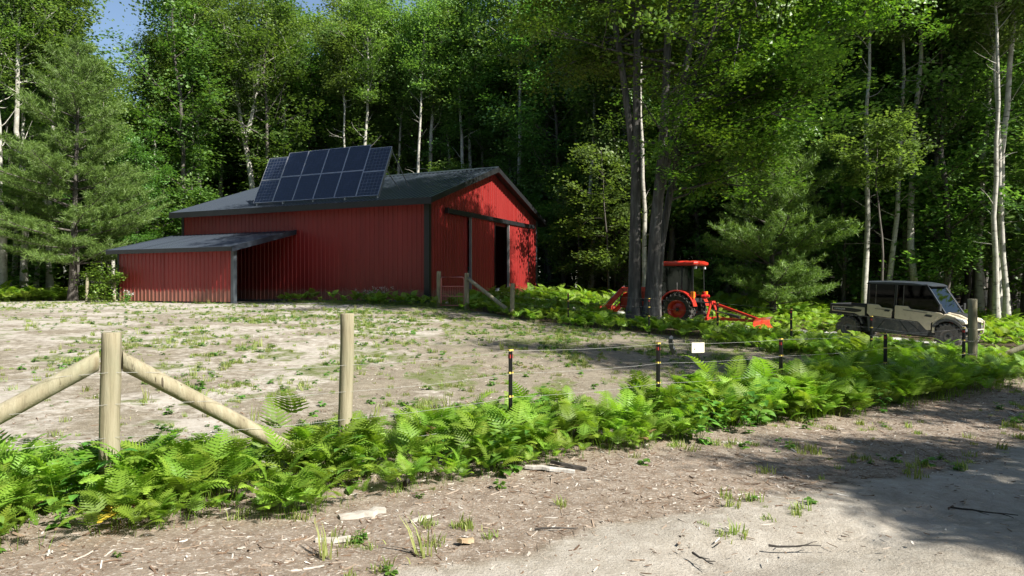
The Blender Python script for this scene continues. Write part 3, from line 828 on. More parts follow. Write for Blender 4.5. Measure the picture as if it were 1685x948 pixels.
def pine(seed, H=12, r0=0.19, cr=2.9, whorls=22, tufts=5200, needles=9, nl=0.17, lo=0.1, shape_pow=0.75):
    r = np.random.default_rng(seed)
    wood = NB(); t = np.linspace(0, 1, 12)
    base = np.stack([0.12 * np.sin(t * 3 + seed), 0.1 * np.sin(t * 2.2), t * H], -1)
    V, q = tube_np(base, r0 * (1 - 0.93 * t) * (1 + 0.4 * np.exp(-t * 30)), 8); wood.add(V, q)
    C = []; D = []
    for i in range(whorls):
        u = (i + 0.3 * r.random()) / whorls
        z = H * (lo + (0.985 - lo) * u)
        L0 = cr * max(0.06, (1 - u) ** shape_pow) * (0.72 + 0.5 * r.random()) * (0.6 + 0.4 * min(1, u / 0.12))
        nb = r.integers(4, 7); a0 = r.uniform(0, 6.28)
        for b in range(nb):
            az = a0 + b * 6.283 / nb + r.normal() * 0.25
            L = L0 * r.uniform(0.6, 1.15)
            el = 0.10 + 0.55 * u ** 1.5 + r.normal() * 0.07
            p = np.array([np.interp(z, base[:, 2], base[:, j]) for j in range(3)])
            pts = poly(p, (math.cos(az) * math.cos(el), math.sin(az) * math.cos(el), math.sin(el)), L, 6, r, 0.22, 0.05)
            V, q = tube_np(pts, max(0.012, 0.035 * L / 2.5) * np.linspace(1, 0.2, 6), 4); wood.add(V, q)
            ns = int(4 + L * 5)
            for s in range(ns):
                f = 0.25 + 0.75 * (s + r.random()) / ns
                j = min(4, int(f * 5)); ff = f * 5 - j
                pp = pts[j] * (1 - ff) + pts[j + 1] * ff
                dd = pts[j + 1] - pts[j]; dd /= np.linalg.norm(dd)
                side = np.cross(dd, (0, 0, 1)); side /= np.linalg.norm(side) + 1e-9
                sg = 1 if s % 2 else -1
                d2 = dd * 0.75 + side * sg * r.uniform(0.4, 1.0) + np.array([0, 0, 0.16 + 0.1 * r.normal()])
                d2 /= np.linalg.norm(d2)
                l2 = (0.22 + 0.34 * L * (1 - 0.55 * f)) * r.uniform(0.6, 1.1)
                m = max(2, int(l2 / 0.13))
                for e in range(m):
                    C.append(pp + d2 * l2 * (e + 1) / m); D.append(d2)
                if l2 > 0.25:
                    V, q = tube_np(np.array([pp, pp + d2 * l2]), [0.009, 0.004], 3); wood.add(V, q)
            C.append(pts[-1]); D.append(pts[-1] - pts[-2])
    C = np.array(C); D = np.array(D); D /= np.linalg.norm(D, axis=1)[:, None]
    if len(C) > tufts:
        s = r.choice(len(C), tufts, replace=False); C = C[s]; D = D[s]
    n = len(C)
    C = np.repeat(C, needles, 0) + r.normal(size=(n * needles, 3)) * 0.035; D = np.repeat(D, needles, 0)
    d = D * 0.55 + r.normal(size=D.shape) * 0.55 + np.array([0, 0, 0.22]); d /= np.linalg.norm(d, axis=1)[:, None]
    sd = np.cross(d, r.normal(size=d.shape)); sd /= np.linalg.norm(sd, axis=1)[:, None] + 1e-9
    L = nl * r.uniform(0.7, 1.25, len(C))[:, None]
    V = np.stack([C - sd * 0.014, C + sd * 0.014, C + d * L], 1).reshape(-1, 3)
    return wood, V, np.arange(len(V)).reshape(-1, 3)

def tree_meshes(name, gen, bark, leaf):
    wood, LV, LF = gen
    tm = wood.mesh(name + '_trunk', [bark], smooth_keys=(0,))
    cm = mesh_np(name + '_crown', LV, [LF], [leaf])
    return tm, cm
def joined(name, gen, bark, leaf):
    wood, LV, LF = gen
    wood.add(LV, LF, 1)
    return src(wood.mesh(name, [bark, leaf], smooth_keys=(0,)))
def plant(name, meshes, xy, rz, s, label, cat='tree', group=None, sink=0.08):
    tm, cm = meshes
    root = empty(name, (xy[0], xy[1], gz1(*xy) - sink), rz, label, cat, group)
    root.scale = (s, s, s) if not hasattr(s, '__len__') else s
    link('trunk', tm, root); link('crown', cm, root)
    return root

AS = [tree_meshes('aspen', deciduous(11 + i, H=[19, 20.5, 18, 21, 19.5][i], r0=[0.15, 0.19, 0.13, 0.2, 0.16][i], lo=[0.72, 0.66, 0.77, 0.55, 0.62][i], cr=[2.3, 2.7, 2.0, 3.0, 2.4][i], nl=28, nleaf=15000, leaf=0.135, bare=[16, 12, 18, 8, 10][i], elev=(0.5, 1.15), up=0.3), M['aspen'], M['leaf_aspen']) for i in range(5)]
MP = [tree_meshes('woodland_maple', deciduous(31 + i, H=[17, 19, 15][i], r0=[0.17, 0.21, 0.14][i], lo=[0.22, 0.3, 0.15][i], cr=[3.2, 3.6, 2.8][i], nl=36, nleaf=21000, leaf=0.15, bare=4, elev=(0.15, 0.8), up=0.9, peak=0.3), M['dark_bark'], M['leaf_dark']) for i in range(3)]
SP = [tree_meshes('sapling', deciduous(51 + i, H=[5.2, 7.5, 4.0][i], r0=[0.045, 0.06, 0.035][i], lo=0.2, cr=[1.5, 1.8, 1.2][i], nl=16, nleaf=[3600, 5000, 2800][i], leaf=0.14, bare=2, elev=(0.0, 0.6), up=1.3, spread=0.32, peak=0.35), M['dark_bark'], M['leaf_aspen']) for i in range(3)]
PN = [tree_meshes('white_pine', pine(5, 12.8, 0.19, 4.5, 27, 20000, 12, 0.22, 0.14, 0.62), M['dark_bark'], M['needle']),
      tree_meshes('white_pine', pine(8, 10.2, 0.14, 3.9, 21, 14000, 12, 0.21, 0.07, 0.55), M['dark_bark'], M['needle'])]
# the birch that forks above the barn roof
FK = tree_meshes('forked_aspen', deciduous(77, r0=0.26, lo=0.63, cr=3.2, nl=30, nleaf=18000, leaf=0.135, bare=5, up=0.3, elev=(0.4, 1.1),
      path=[(0, 0, 0), (0.05, 0, 4), (-0.25, 0, 8), (-0.75, 0, 10.6), (-1.2, 0.1, 13), (-1.5, 0.2, 16), (-1.6, 0.2, 19.5)], fork=[(0.50, 1.5, 0.2, 18, 0.17)]), M['aspen'], M['leaf_aspen'])

TW = 'trees along the edge of the woods'
# px of the trunk in the photo, depth, meshes, scale, label
trees = [
 (4, 35.0, AS[1], 0.95, 'aspen with pale trunk at the far left edge of the picture'),
 (21, 37.5, AS[0], 0.95, 'slim pale aspen second from the left edge of the picture'),
 (40, 36.0, AS[3], 0.92, 'stout aspen just left of the large white pine'),
 (57, 38.5, AS[2], 0.98, 'thin aspen with bare lower trunk close behind the large white pine'),
 (195, 47, MP[0], 0.70, 'leafy tree rising behind the right side of the large pine'),
 (262, 45, AS[4], 0.82, 'aspen whose crown stands beside the gap of sky at upper left'),
 (303, 45.5, AS[2], 0.93, 'thin aspen behind the far left end of the barn roof'),
 (345, 49, MP[2], 1.05, 'dark leafy tree between the thin aspen and the forked aspen'),
 (475, 48, AS[0], 1.0, 'slim aspen behind the left part of the solar array'),
 (525, 51, MP[1], 0.9, 'full leafy tree directly behind the middle of the solar array'),
 (584, 46.3, AS[2], 0.95, 'thin white aspen leaning left behind the solar panels'),
 (604, 46.0, AS[1], 0.93, 'white aspen standing straight above the tallest solar panels'),
 (648, 48.5, AS[4], 0.98, 'greyish aspen right of the solar array'),
 (677, 45.5, AS[0], 0.97, 'white aspen with upswept bare twigs right of the solar array'),
 (720, 50, MP[0], 1.08, 'dark leafy tree behind the barn ridge'),
 (766, 48, AS[3], 0.95, 'tall aspen left of the barn roof peak'),
 (838, 48, AS[0], 1.02, 'aspen just right of the barn roof peak'),
 (905, 44, MP[1], 0.92, 'broad leafy tree behind the right eave of the barn'),
 (970, 39.5, AS[4], 0.92, 'white trunked aspen between barn and front maples'),
 (982, 42, AS[1], 0.9, 'dark trunked aspen right beside a white trunked one near the barn'),
 (1017, 40, MP[2], 1.1, 'leafy tree behind the tractor loader'),
 (1061, 33.5, AS[2], 0.98, 'thin pale aspen showing between the two front maple trunks'),
 (1150, 39, MP[0], 1.0, 'dark leafy tree behind the tractor cab'),
 (1200, 42, AS[3], 0.92, 'aspen rising behind the tractor and left of the small pine'),
 (1340, 37, MP[1], 0.95, 'broad leafy tree behind the small pine'),
 (1424, 30.0, AS[0], 0.9, 'slim aspen standing behind the bed of the utility vehicle'),
 (1458, 30.8, AS[2], 0.95, 'crooked thin aspen behind the rear door of the utility vehicle'),
 (1488, 32.5, AS[4], 0.93, 'grey aspen behind the middle of the utility vehicle roof'),
 (1505, 30.5, AS[1], 0.88, 'straight aspen behind the front of the utility vehicle roof'),
 (1560, 35, MP[2], 1.15, 'dark leafy tree behind the windshield of the utility vehicle'),
 (1600, 33, MP[0], 0.98, 'dark leafy tree behind the tall post at right'),
 (1640, 27.3, AS[2], 0.88, 'pale aspen left of a pair near the right edge of the picture'),
 (1657, 27.9, AS[0], 0.80, 'leaning pale aspen right of a pair near the right edge'),
 (1690, 31, MP[1], 0.95, 'broad leafy tree at the right edge of the picture'),
]
for i, (px, Y, me, s, lab) in enumerate(trees):
    kind = 'aspen_tree' if any(me is a for a in AS) else 'leafy_tree'
    rz = (i * 2.13) % 6.28
    plant(kind, me, ray(px, Y), rz, (s * 1.0, s * 1.0, s), lab, 'tree', TW)
plant('forked_aspen', FK, ray(421, 46), 0, 0.97, 'large pale aspen with forked trunk above the left end of the barn roof', 'tree', TW)
plant('white_pine', PN[0], ray(124, 34), 0.4, 1.0, 'large white pine with feathery tiers left of the barn', 'pine tree', 'white pines')
plant('white_pine', PN[1], ray(1272, 30.0), 1.1, 0.95, 'smaller white pine behind the tractor and rear blade', 'pine tree', 'white pines')
for px, Y, k, s, lab in ((925, 41, 1, 1.0, 'young maple sapling lit by sun close to the barn gable'), (950, 38.5, 0, 1.1, 'low sapling beneath the white trunked aspen near the barn'), (1003, 35, 1, 1.05, 'bright young maple left of the front maples'),
                         (1012, 37, 2, 1.2, 'small sapling behind the tractor loader'), (500, 46, 1, 1.2, 'sapling peeping above the solar panels'), (340, 46, 0, 1.2, 'sapling behind the far left barn eave'),
                         (720, 46, 1, 1.15, 'sapling behind the barn roof ridge'), (1215, 35.5, 2, 0.9, 'small shrubby sapling with pale leaves behind the tractor'), (270, 43, 1, 1.0, 'sapling between the large pine and the barn'), (1545, 31, 0, 0.8, 'sapling behind the utility vehicle hood')):
    plant('maple_sapling', SP[k], ray(px, Y), px * 0.7, s, lab, 'sapling', 'saplings at the edge of the woods')
# overhanging leafy limb on the right aspens is a low, flat crown of its own small tree
OK_ = tree_meshes('young_oak', deciduous(91, H=8.2, r0=0.07, lo=0.70, cr=1.7, nl=20, nleaf=6500, leaf=0.14, bare=5, up=1.2, elev=(0.0, 0.35), spread=0.25, wob=0.5), M['dark_bark'], M['leaf_aspen'])
plant('young_oak', OK_, ray(1450, 27.5), 0.6, 0.95, 'young oak with flat leafy top above the utility vehicle', 'tree', TW)

# the three front maples
def maple(seed, path, r0, lo, cr, nleaf, bias, nl=34, fork=None):
    return tree_meshes('front_maple', deciduous(seed, r0=r0, lo=lo, cr=cr, nl=nl, nleaf=int(nleaf * 1.9), leaf=0.112, bare=3, up=1.0, elev=(-0.05, 0.6), spread=0.42, peak=0.28, path=path, bias=bias, trunk_n=14, fork=fork), M['maple_bark'], M['leaf_maple'])
MXY = ray(1044, 22.0)
plant('front_maple', maple(101, [(0, 0, 0), (0.02, 0, 3), (0.08, 0.1, 6), (0.1, 0.1, 11), (-0.3, 0.4, 20)], 0.225, 0.40, 4.3, 30000, (2.8, 0.3), nl=42, fork=[(0.4, -2.0, 0.8, 18, 0.13)]), MXY, 0, 1, 'left of three front maple trunks, upright, with a bark scar', 'tree', 'three maples in front of the tractor')
plant('front_maple', maple(102, [(0, 0, 0), (0.14, 0, 3), (0.42, 0.0, 6), (0.62, 0, 11), (0.9, -0.3, 21)], 0.235, 0.27, 5.4, 38000, (-0.35, 0.5), nl=48, fork=[(0.33, 2.4, -0.5, 18, 0.14)]), ray(1070, 21.8), 0, 1, 'middle of three front maple trunks, thick and almost black higher up', 'tree', 'three maples in front of the tractor')
plant('front_maple', maple(103, [(0, 0, 0), (0.18, 0.05, 2.5), (0.62, 0.1, 5), (1.3, 0.1, 8), (2.9, 0, 17)], 0.165, 0.24, 5.6, 40000, (-0.25, 0.6), nl=50), ray(1077, 22.5), 0, 1, 'right of three front maple trunks, thinner and leaning right', 'tree', 'three maples in front of the tractor')

# the woods behind and at the right of the road: one mass
wsrc = [joined('woods_tree', deciduous(200 + i, H=[19, 18, 20, 16, 17][i], r0=[0.16, 0.18, 0.2, 0.15, 0.16][i], lo=[0.62, 0.2, 0.6, 0.12, 0.25][i], cr=[2.6, 3.4, 3.0, 3.2, 3.3][i], nl=28, nleaf=[11000, 15000, 12000, 15000, 14000][i], leaf=0.17, bare=5, up=0.6),
        [M['aspen'], M['dark_bark'], M['aspen'], M['dark_bark'], M['dark_bark']][i], [M['leaf_aspen'], M['leaf_dark'], M['leaf_aspen'], M['leaf_dark'], M['leaf_dark']][i]) for i in range(5)]
wsrc.append(joined('woods_sapling', deciduous(220, H=5.5, r0=0.05, lo=0.1, cr=1.9, nl=18, nleaf=3000, leaf=0.22, bare=1, elev=(0, 0.6), up=1.0, peak=0.3), M['dark_bark'], M['leaf_dark']))
r = np.random.default_rng(12)
pts = []; 
for _ in range(9000):
    y = r.uniform(24, 88); x = r.uniform(-0.85 * y - 12, 0.80 * y + 1)
    e = float(woods_edge(np.array([x]))[0])
    if y < e + 2.2: continue
    lx, ly = barn_xy(x, y)
    if -BL - 2.5 < lx < 2.5 and -5 < ly < BW + 2.5: continue
    dmin = 1.9 if y < 58 else 2.5
    if all((x - p[0]) ** 2 + (y - p[1]) ** 2 > dmin * dmin for p in pts): pts.append((x, y))
    if len(pts) > 800: break
P = [(x, y, gz1(x, y) - 0.1) for x, y in pts]
pick = [int(r.choice([0, 1, 2, 3, 4, 5], p=[0.17, 0.18, 0.14, 0.15, 0.14, 0.22])) for _ in P]
scl = [(r.uniform(0.92, 1.16) if k < 5 else r.uniform(0.6, 1.3)) * (0.60 + 0.004 * max(0, p[1] - 50) if (-0.625 < p[0] / p[1] < -0.50 or 0.45 < p[0] / p[1] < 0.49) else 1.0) for k, p in zip(pick, P)]
# woods beside the road, right of the view: they throw the shade on the field and the road
for (x, y, k, s) in ((14.6, 6.2, 1, 0.9), (18.5, 8.4, 2, 0.95), (17.6, 4.4, 4, 0.9), (9.3, 3.3, 3, 0.44), (10.2, 1.7, 3, 0.52), (10.8, 0.0, 3, 0.56), (12.6, 2.4, 3, 0.52), (9.4, 0.9, 3, 0.46), (12.2, -0.8, 3, 0.62)):
    P.append((x, y, gz1(x, y) - 0.1)); pick.append(k); scl.append(s)
# the same woods on the other side of the road, behind and left of the viewer; unseen, added to dim the ambient skylight
q = []
for _ in range(4000):
    x = r.uniform(-50, 50); y = r.uniform(-42, 24)
    if not (y < -11.5 or x < -0.85 * y - 22 and x < -22): continue
    if all((x - a) ** 2 + (y - b) ** 2 > 9 for a, b in q): q.append((x, y))
    if len(q) >= 190: break
for x, y in q:
    P.append((x, y, gz1(x, y) - 0.1)); pick.append(int(r.integers(1, 5))); scl.append(r.uniform(0.85, 1.05))
n = len(P)
rot = np.zeros((n, 3)); rot[:, 2] = r.uniform(0, 6.28, n); rot[:, :2] = r.normal(size=(n, 2)) * 0.03
scatter('woods', wsrc, P, rot, scl, pick, 'dense mixed woods of tall trees closing the view behind the barn', 'woods')

# ------------------------------------------------------------------ ferns
def fern_plant(seed, nf, h, L, npin, leaflets, mat, spread=1.0):
    r = np.random.default_rng(seed)
    V = []; F = []; T = []
    n = 0
    def tri(a, b, c):
        nonlocal n
        V.extend((a, b, c)); F.append((n, n + 1, n + 2)); n += 3
    for f in range(nf):
        az = f * 2.4 + r.normal() * 0.4
        hh = h * r.uniform(0.6, 1.1); LL = L * r.uniform(0.75, 1.15); tf = r.uniform(0.1, 0.8)
        fx = np.array([math.cos(az), math.sin(az), 0]); sx = np.array([-fx[1], fx[0], 0])
        b0 = np.array([r.normal() * 0.07 * spread, r.normal() * 0.07 * spread, 0])
        p1 = b0 + fx * hh * 0.22 + np.array([0, 0, hh])
        # stem
        w = 0.004
        tri(b0 - sx * w, b0 + sx * w, p1); tri(b0 - fx * w, b0 + fx * w, p1)
        # blade spine
        el = r.uniform(0.85, 1.45); m = 10; sp = [p1]
        for k in range(m):
            el -= (0.08 + 0.09 * r.random())
            sp.append(sp[-1] + (fx * math.cos(el) + np.array([0, 0, math.sin(el)])) * LL / m)
        sp = np.array(sp)
        tri(sp[0] - sx * w, sp[0] + sx * w, sp[5]); tri(sp[4] - sx * w * 0.7, sp[4] + sx * w * 0.7, sp[-1])
        roll = r.normal() * 0.25
        T.extend([tf] * (n - len(T)))
        for k in range(npin):
            u = k / npin
            c = u * m; j = min(m - 1, int(c)); q = sp[j] + (sp[j + 1] - sp[j]) * (c - j)
            d = sp[j + 1] - sp[j]; d = d / np.linalg.norm(d)
            pl = LL * 0.44 * (1 - u) ** 0.85 * (0.75 + 0.25 * min(1, u * 6 + 0.6))
            nrm = np.cross(sx, d)
            nrm = nrm / np.linalg.norm(nrm)
            for sd in (-1, 1):
                pd = sx * sd * 0.88 + d * 0.42 - nrm * (0.10 + 0.1 * r.random()) * (1 if nrm[2] > 0 else -1) + nrm * roll * sd * 0.5
                pd = pd / np.linalg.norm(pd)
                pn = np.cross(pd, nrm); pn /= np.linalg.norm(pn)
                ns = leaflets or 2; hw = LL / npin * (0.46 if leaflets else 0.6)
                base_i = n; st_pts = []
                for e in range(ns + 1):
                    a = pl * e / ns; c0 = q + pd * a - nrm * 0.10 * pl * (e / ns) ** 2
                    ww = hw * (1 - (e / ns) ** 1.6 * 0.9) * (0.55 if e == 0 else (1.15 if e % 2 else 0.72)) * r.uniform(0.85, 1.1)
                    fw = pd * (hw * 0.5 if e % 2 else 0)
                    st_pts.append((c0 - pn * ww + fw + nrm * 0.15 * ww, c0, c0 + pn * ww + fw + nrm * 0.15 * ww))
                tip = q + pd * pl * 1.06 - nrm * 0.11 * pl
                for e in range(ns):
                    A, B = st_pts[e], st_pts[e + 1]
                    if e == ns - 1: tri(A[0], A[1], tip); tri(A[1], A[2], tip)
                    else:
                        tri(A[0], A[1], B[1]); tri(A[0], B[1], B[0]); tri(A[1], A[2], B[2]); tri(A[1], B[2], B[1])
                T.extend([tf + 0.18 * u + r.uniform(-0.06, 0.06)] * (n - base_i))
    V = np.array(V)
    me = mesh_np('fern_plant', V, [np.array(F)], [mat])
    at_ = me.attributes.new('tone', 'FLOAT', 'POINT'); at_.data.foreach_set('value', np.clip(np.array(T, np.float32), 0, 1))
    return me
FN = [src(fern_plant(300 + i, [4, 3, 5, 4][i], [0.33, 0.40, 0.27, 0.35][i], [0.35, 0.40, 0.32, 0.37][i], 11, 6, M['fern'])) for i in range(4)]
FN.append(src(fern_plant(310, 3, 0.2, 0.34, 10, 4, M['fern_dead'])))
FF = [src(fern_plant(320 + i, [5, 4, 6][i], [0.34, 0.42, 0.30][i], [0.46, 0.52, 0.44][i], 8, 0, M['fern_dark'])) for i in range(3)]
# broad-leaved undergrowth plants
def leafy(seed, h, nlv, ls, mat, stems=4):
    r = np.random.default_rng(seed); V = []; F = []; n = 0
    for s in range(stems):
        az = r.uniform(0, 6.28); tip = np.array([math.cos(az) * h * 0.35 * r.random(), math.sin(az) * h * 0.35 * r.random(), h * r.uniform(0.7, 1.1)])
        V += [(-0.004, 0, 0), (0.004, 0, 0), tuple(tip)]; F.append((n, n + 1, n + 2)); n += 3
        for k in range(nlv):
            u = (k + 1) / nlv; p = tip * u
            a2 = k * 2.4 + r.normal() * 0.3
            d = np.array([math.cos(a2), math.sin(a2), r.uniform(-0.35, 0.25)]); d /= np.linalg.norm(d)
            b = np.cross(d, (0, 0, 1)); b /= np.linalg.norm(b); nn = np.cross(b, d)
            l = ls * r.uniform(0.6, 1.2); q = p + d * l * 0.25
            pts = [q, q + d * l * 0.3 + b * l * 0.34 + nn * l * 0.06, q + d * l * 0.65 + b * l * 0.24 + nn * l * 0.03, q + d * l - nn * l * 0.12, q + d * l * 0.65 - b * l * 0.24 + nn * l * 0.03, q + d * l * 0.3 - b * l * 0.34 + nn * l * 0.06, q + d * l * 0.5]
            V += [tuple(x) for x in pts]
            F += [(n, n + 1, n + 6), (n + 1, n + 2, n + 6), (n + 2, n + 3, n + 6), (n + 3, n + 4, n + 6), (n + 4, n + 5, n + 6), (n + 5, n, n + 6)]; n += 7
    return mesh_np('leafy_plant', np.array(V), [np.array(F)], [mat])
LW = [leafy(400 + i, [0.3, 0.42, 0.5][i], [6, 7, 8][i], [0.10, 0.11, 0.12][i], M['weed']) for i in range(3)]
LWs = [src(m) for m in LW]
def tuft(seed, nb, h, mat):
    r = np.random.default_rng(seed); V = []; F = []; n = 0
    for b in range(nb):
        az = r.uniform(0, 6.28); d = np.array([math.cos(az), math.sin(az), 0]); s = np.array([-d[1], d[0], 0])
        p0 = r.normal(size=3) * 0.03; p0[2] = 0
        hh = h * r.uniform(0.4, 1.1); o = r.uniform(0.1, 0.6)
        p1 = p0 + d * hh * o * 0.35 + np.array([0, 0, hh * 0.6]); p2 = p0 + d * hh * o + np.array([0, 0, hh * r.uniform(0.75, 1.0)])
        w = 0.0045
        V += [p0 - s * w, p0 + s * w, p1 + s * w * 0.8, p1 - s * w * 0.8, p2]; F.append((n, n + 1, n + 2)); F.append((n, n + 2, n + 3)); F.append((n + 3, n + 2, n + 4)); n += 5
    return src(mesh_np('grass_tuft', np.array(V), [np.array(F)], [mat]))
GT = [tuft(500, 26, 0.10, M['grass']), tuft(501, 34, 0.07, M['grass']), tuft(502, 16, 0.24, M['grass']), src(leafy(420, 0.07, 5, 0.055, M['weed'], 7))]

def spread_pts(n, x0, x1, y0, y1, keep, seed, mind=None):
    r = np.random.default_rng(seed)
    x = r.uniform(x0, x1, n); y = r.uniform(y0, y1, n)
    k = keep(x, y, r.random(n)); x = x[k]; y = y[k]
    return np.stack([x, y, gz(x, y) - 0.012], -1), r
def rots(r, n, tilt=0.12):
    a = r.normal(size=(n, 3)) * tilt; a[:, 2] = r.uniform(0, 6.28, n); return a
TRX, UTX = np.array([6.36, 25.75]), np.array([12.05, 21.5])
# ferns along the front fence
def k1(x, y, u):
    d = d_front(x, y); e = 0.55 * (fbm(x * 0.8, y * 0.8, 3) - 0.5)
    return (d > -0.72 + e) & (d < 0.45 + e) & (x < 4.9) & (u < 0.08 + 0.85 * sstep(0.32, 0.66, fbm(x * 2.0 + 4, y * 2.0, 3)))
P, r = spread_pts(11500, -6, 5, 3, 11, k1, 601)
n = len(P)
hs = np.clip(0.66 + 0.28 * sstep(0.0, 3.6, P[:, 0]) + 0.18 * r.normal(size=n), 0.35, 1.3) * np.where(d_front(P[:, 0], P[:, 1]) < -0.5, 0.7, 1.0)
scatter('bracken_ferns', FN, P, rots(r, n), hs, np.where(r.random(n) < 0.02, 4, r.integers(0, 4, n)), 'bright green bracken ferns growing along the front fence', 'ferns')
# shaded ferns right of the front fence and before the utility vehicle
def k2(x, y, u):
    d = d_front(x, y); e = 0.6 * (fbm(x * 0.8, y * 0.8, 3) - 0.5)
    ok = (d > -0.7 + e) & (x > 4.7) & ((d < 0.8 + e) | (d_back(x, y) < 0.6 + e))
    return ok & (d_path(x, y) > 1.9) & (np.hypot(x - 8.7, y - 13.2) > 0.2) & (u < 0.75)
P, r = spread_pts(4200, 4.6, 15, 9.5, 17, k2, 602); n = len(P)
scatter('bracken_ferns', FN, P, rots(r, n), np.clip(0.8 + 0.17 * r.normal(size=n), 0.45, 1.2) * np.where((P[:, 1] > 13.5), 0.75, 1.0), r.integers(0, 4, n), 'shaded bracken ferns between the right fence posts and the utility vehicle', 'ferns')
# ferns behind the back fence, round the tractor
def veh(x, y, c, ang, L0, L1, W):
    ca, sa = math.cos(ang), math.sin(ang); dx = x - c[0]; dy = y - c[1]
    lx = dx * ca + dy * sa; ly = -dx * sa + dy * ca
    return (lx > L0) & (lx < L1) & (np.abs(ly) < W)
TR_A = math.atan2(math.sin(R(35)), -math.cos(R(35))); UT_A = R(-52)
def k3(x, y, u):
    e = 0.7 * (fbm(x * 0.7, y * 0.7, 3) - 0.5); lx, ly = barn_xy(x, y)
    ok = (d_back(x, y) < 0.35 + e) & (d_front(x, y) > 1.0) & (y < woods_edge(x) + 4) & (lx > 0.9) | ((lx > -6.5) & (lx < 1) & (ly < -0.25) & (ly > -2.0 + e) & (u < 0.3 + 0.5 * sstep(-5, -1, lx)))
    ok &= ~((d_path(x, y) < 1.15) & (y > 27.5)) & ~((d_path(x, y) < 1.9) & (y < 20.5))
    ok &= ~veh(x, y, TRX, TR_A, -0.7, 3.4, 0.95) & ~veh(x, y, UTX, UT_A, -2.2, 2.3, 0.95)
    return ok & (u < 0.85)
P, r = spread_pts(9000, -10, 24, 14, 40, k3, 603); n = len(P)
scatter('bracken_ferns', FF, P, rots(r, n), np.clip(0.62 + 0.13 * r.normal(size=n), 0.35, 1.0) * (1 + 0.7 * sstep(27, 33, P[:, 1])) * np.where((P[:, 1] > 21) & (P[:, 1] < 27) & (P[:, 0] > 4.5) & (P[:, 0] < 10), 0.7, 1.0) * np.where((P[:, 1] < 21.5) & (P[:, 0] > 7.5), 0.7, 1.0), r.integers(0, 3, n), 'wide bed of ferns around the tractor up to the edge of the woods', 'ferns')
# ferns at the foot of the woods on the left
def k4(x, y, u): 
    return (y > woods_edge(x) - 2.4 + 1.2 * (fbm(x * 0.6, y * 0.6, 2) - 0.5)) & (x < -17.6) & (u < 0.8)
P, r = spread_pts(2600, -38, -15, 28, 42, k4, 604); n = len(P)
scatter('bracken_ferns', FF, P, rots(r, n), np.clip(1.0 + 0.2 * r.normal(size=n), 0.6, 1.5), r.integers(0, 3, n), 'low ferns at the foot of the woods left of the lean-to', 'ferns')
# low leafy plants mixed into the fence ferns
def k5(x, y, u):
    d = d_front(x, y); return (d > -0.8) & (d < 0.4) & (u < fbm(x * 0.9 + 7, y * 0.9, 3) ** 2 * 1.0) & (x < 6)
P, r = spread_pts(1300, -6, 6, 3, 12, k5, 605); n = len(P)
scatter('leafy_undergrowth', LWs, P, rots(r, n), r.uniform(0.6, 1.2, n), r.integers(0, 3, n), 'broad-leaved weeds growing among the front fence ferns', 'undergrowth')
# grass and small weeds in the paddock, by the barn wall, and sparse tufts in the mulch
def k6(x, y, u):
    lx, ly = barn_xy(x, y)
    inb = (lx > -BL - 0.3) & (lx < 0.3) & (ly > -0.05) | ((lx > -13.8) & (lx < -6.8) & (ly > -3.4) & (ly < 0.1))
    fld = (d_front(x, y) > 0.35) & ((x < -1.6) | (d_back(x, y) > 0.2))
    nz = fbm(x * 0.8 + 3, y * 0.8, 4); nz2 = fbm(x * 2.4, y * 2.4 + 8, 3)
    dens = sstep(0.47, 0.66, nz) * sstep(0.42, 0.6, nz2) * 1.0 + 0.07 + 0.25 * (d_front(x, y) < 1.6)
    dens = dens * (0.35 + 0.65 * sstep(-16, 0, x)) + 0.9 * (ly > -1.7) * (ly < 0) * (lx > -7.2) + 0.4 * (ly < -3.3) * (ly > -3.75) * (lx < -6.8)
    return fld & ~inb & (y < woods_edge(x)) & (u < dens)
P, r = spread_pts(80000, -24, 8, 5.5, 31, k6, 606); n = len(P)
scatter('paddock_grass', GT, P, rots(r, n), r.uniform(0.4, 1.15, n), r.choice(4, n, p=[0.3, 0.38, 0.03, 0.29]), 'sparse grass and small weeds across the sandy paddock', 'grass')
def k7(x, y, u):
    d = d_front(x, y); nz = fbm(x * 1.5 + 3, y * 1.5, 3)
    return (d < -0.5) & (d > -2.9) & (u < 0.04 + 0.6 * sstep(0.56, 0.70, nz))
P, r = spread_pts(5200, -6, 10, 2.5, 12, k7, 607); n = len(P)
scatter('roadside_grass', GT, P, rots(r, n), r.uniform(0.4, 1.25, n), r.choice(4, n, p=[0.42, 0.32, 0.01, 0.25]), 'small grass tufts in the wood-chip verge beside the sandy road', 'grass')

# ------------------------------------------------------------------ wood chips and litter on the ground
def chip(seed, L, W, T):
    r = np.random.default_rng(seed)
    m = MB(); k = 5
    rings = []
    for i in range(k):
        u = i / (k - 1); w_ = W * (0.4 + 0.6 * math.sin(math.pi * (0.12 + 0.76 * u))) * r.uniform(0.75, 1.15); z = T * r.uniform(0.0, 0.6)
        x = (u - 0.5) * L; c = r.normal() * W * 0.2
        rings.append([(x, c - w_ / 2, z), (x, c + w_ / 2, z), (x, c + w_ / 2 * 0.8, z + T), (x, c - w_ / 2 * 0.8, z + T)])
    m.loft(rings)
    me = bpy.data.meshes.new('wood_chip'); me.from_pydata(m.v, [], m.f); me.materials.append(M['chip']); me.update()
    return src(me)
CH = [chip(1, 0.10, 0.022, 0.008), chip(2, 0.06, 0.025, 0.006), chip(3, 0.16, 0.016, 0.009), chip(4, 0.05, 0.012, 0.006), chip(5, 0.22, 0.03, 0.012), chip(6, 0.3, 0.012, 0.01)]
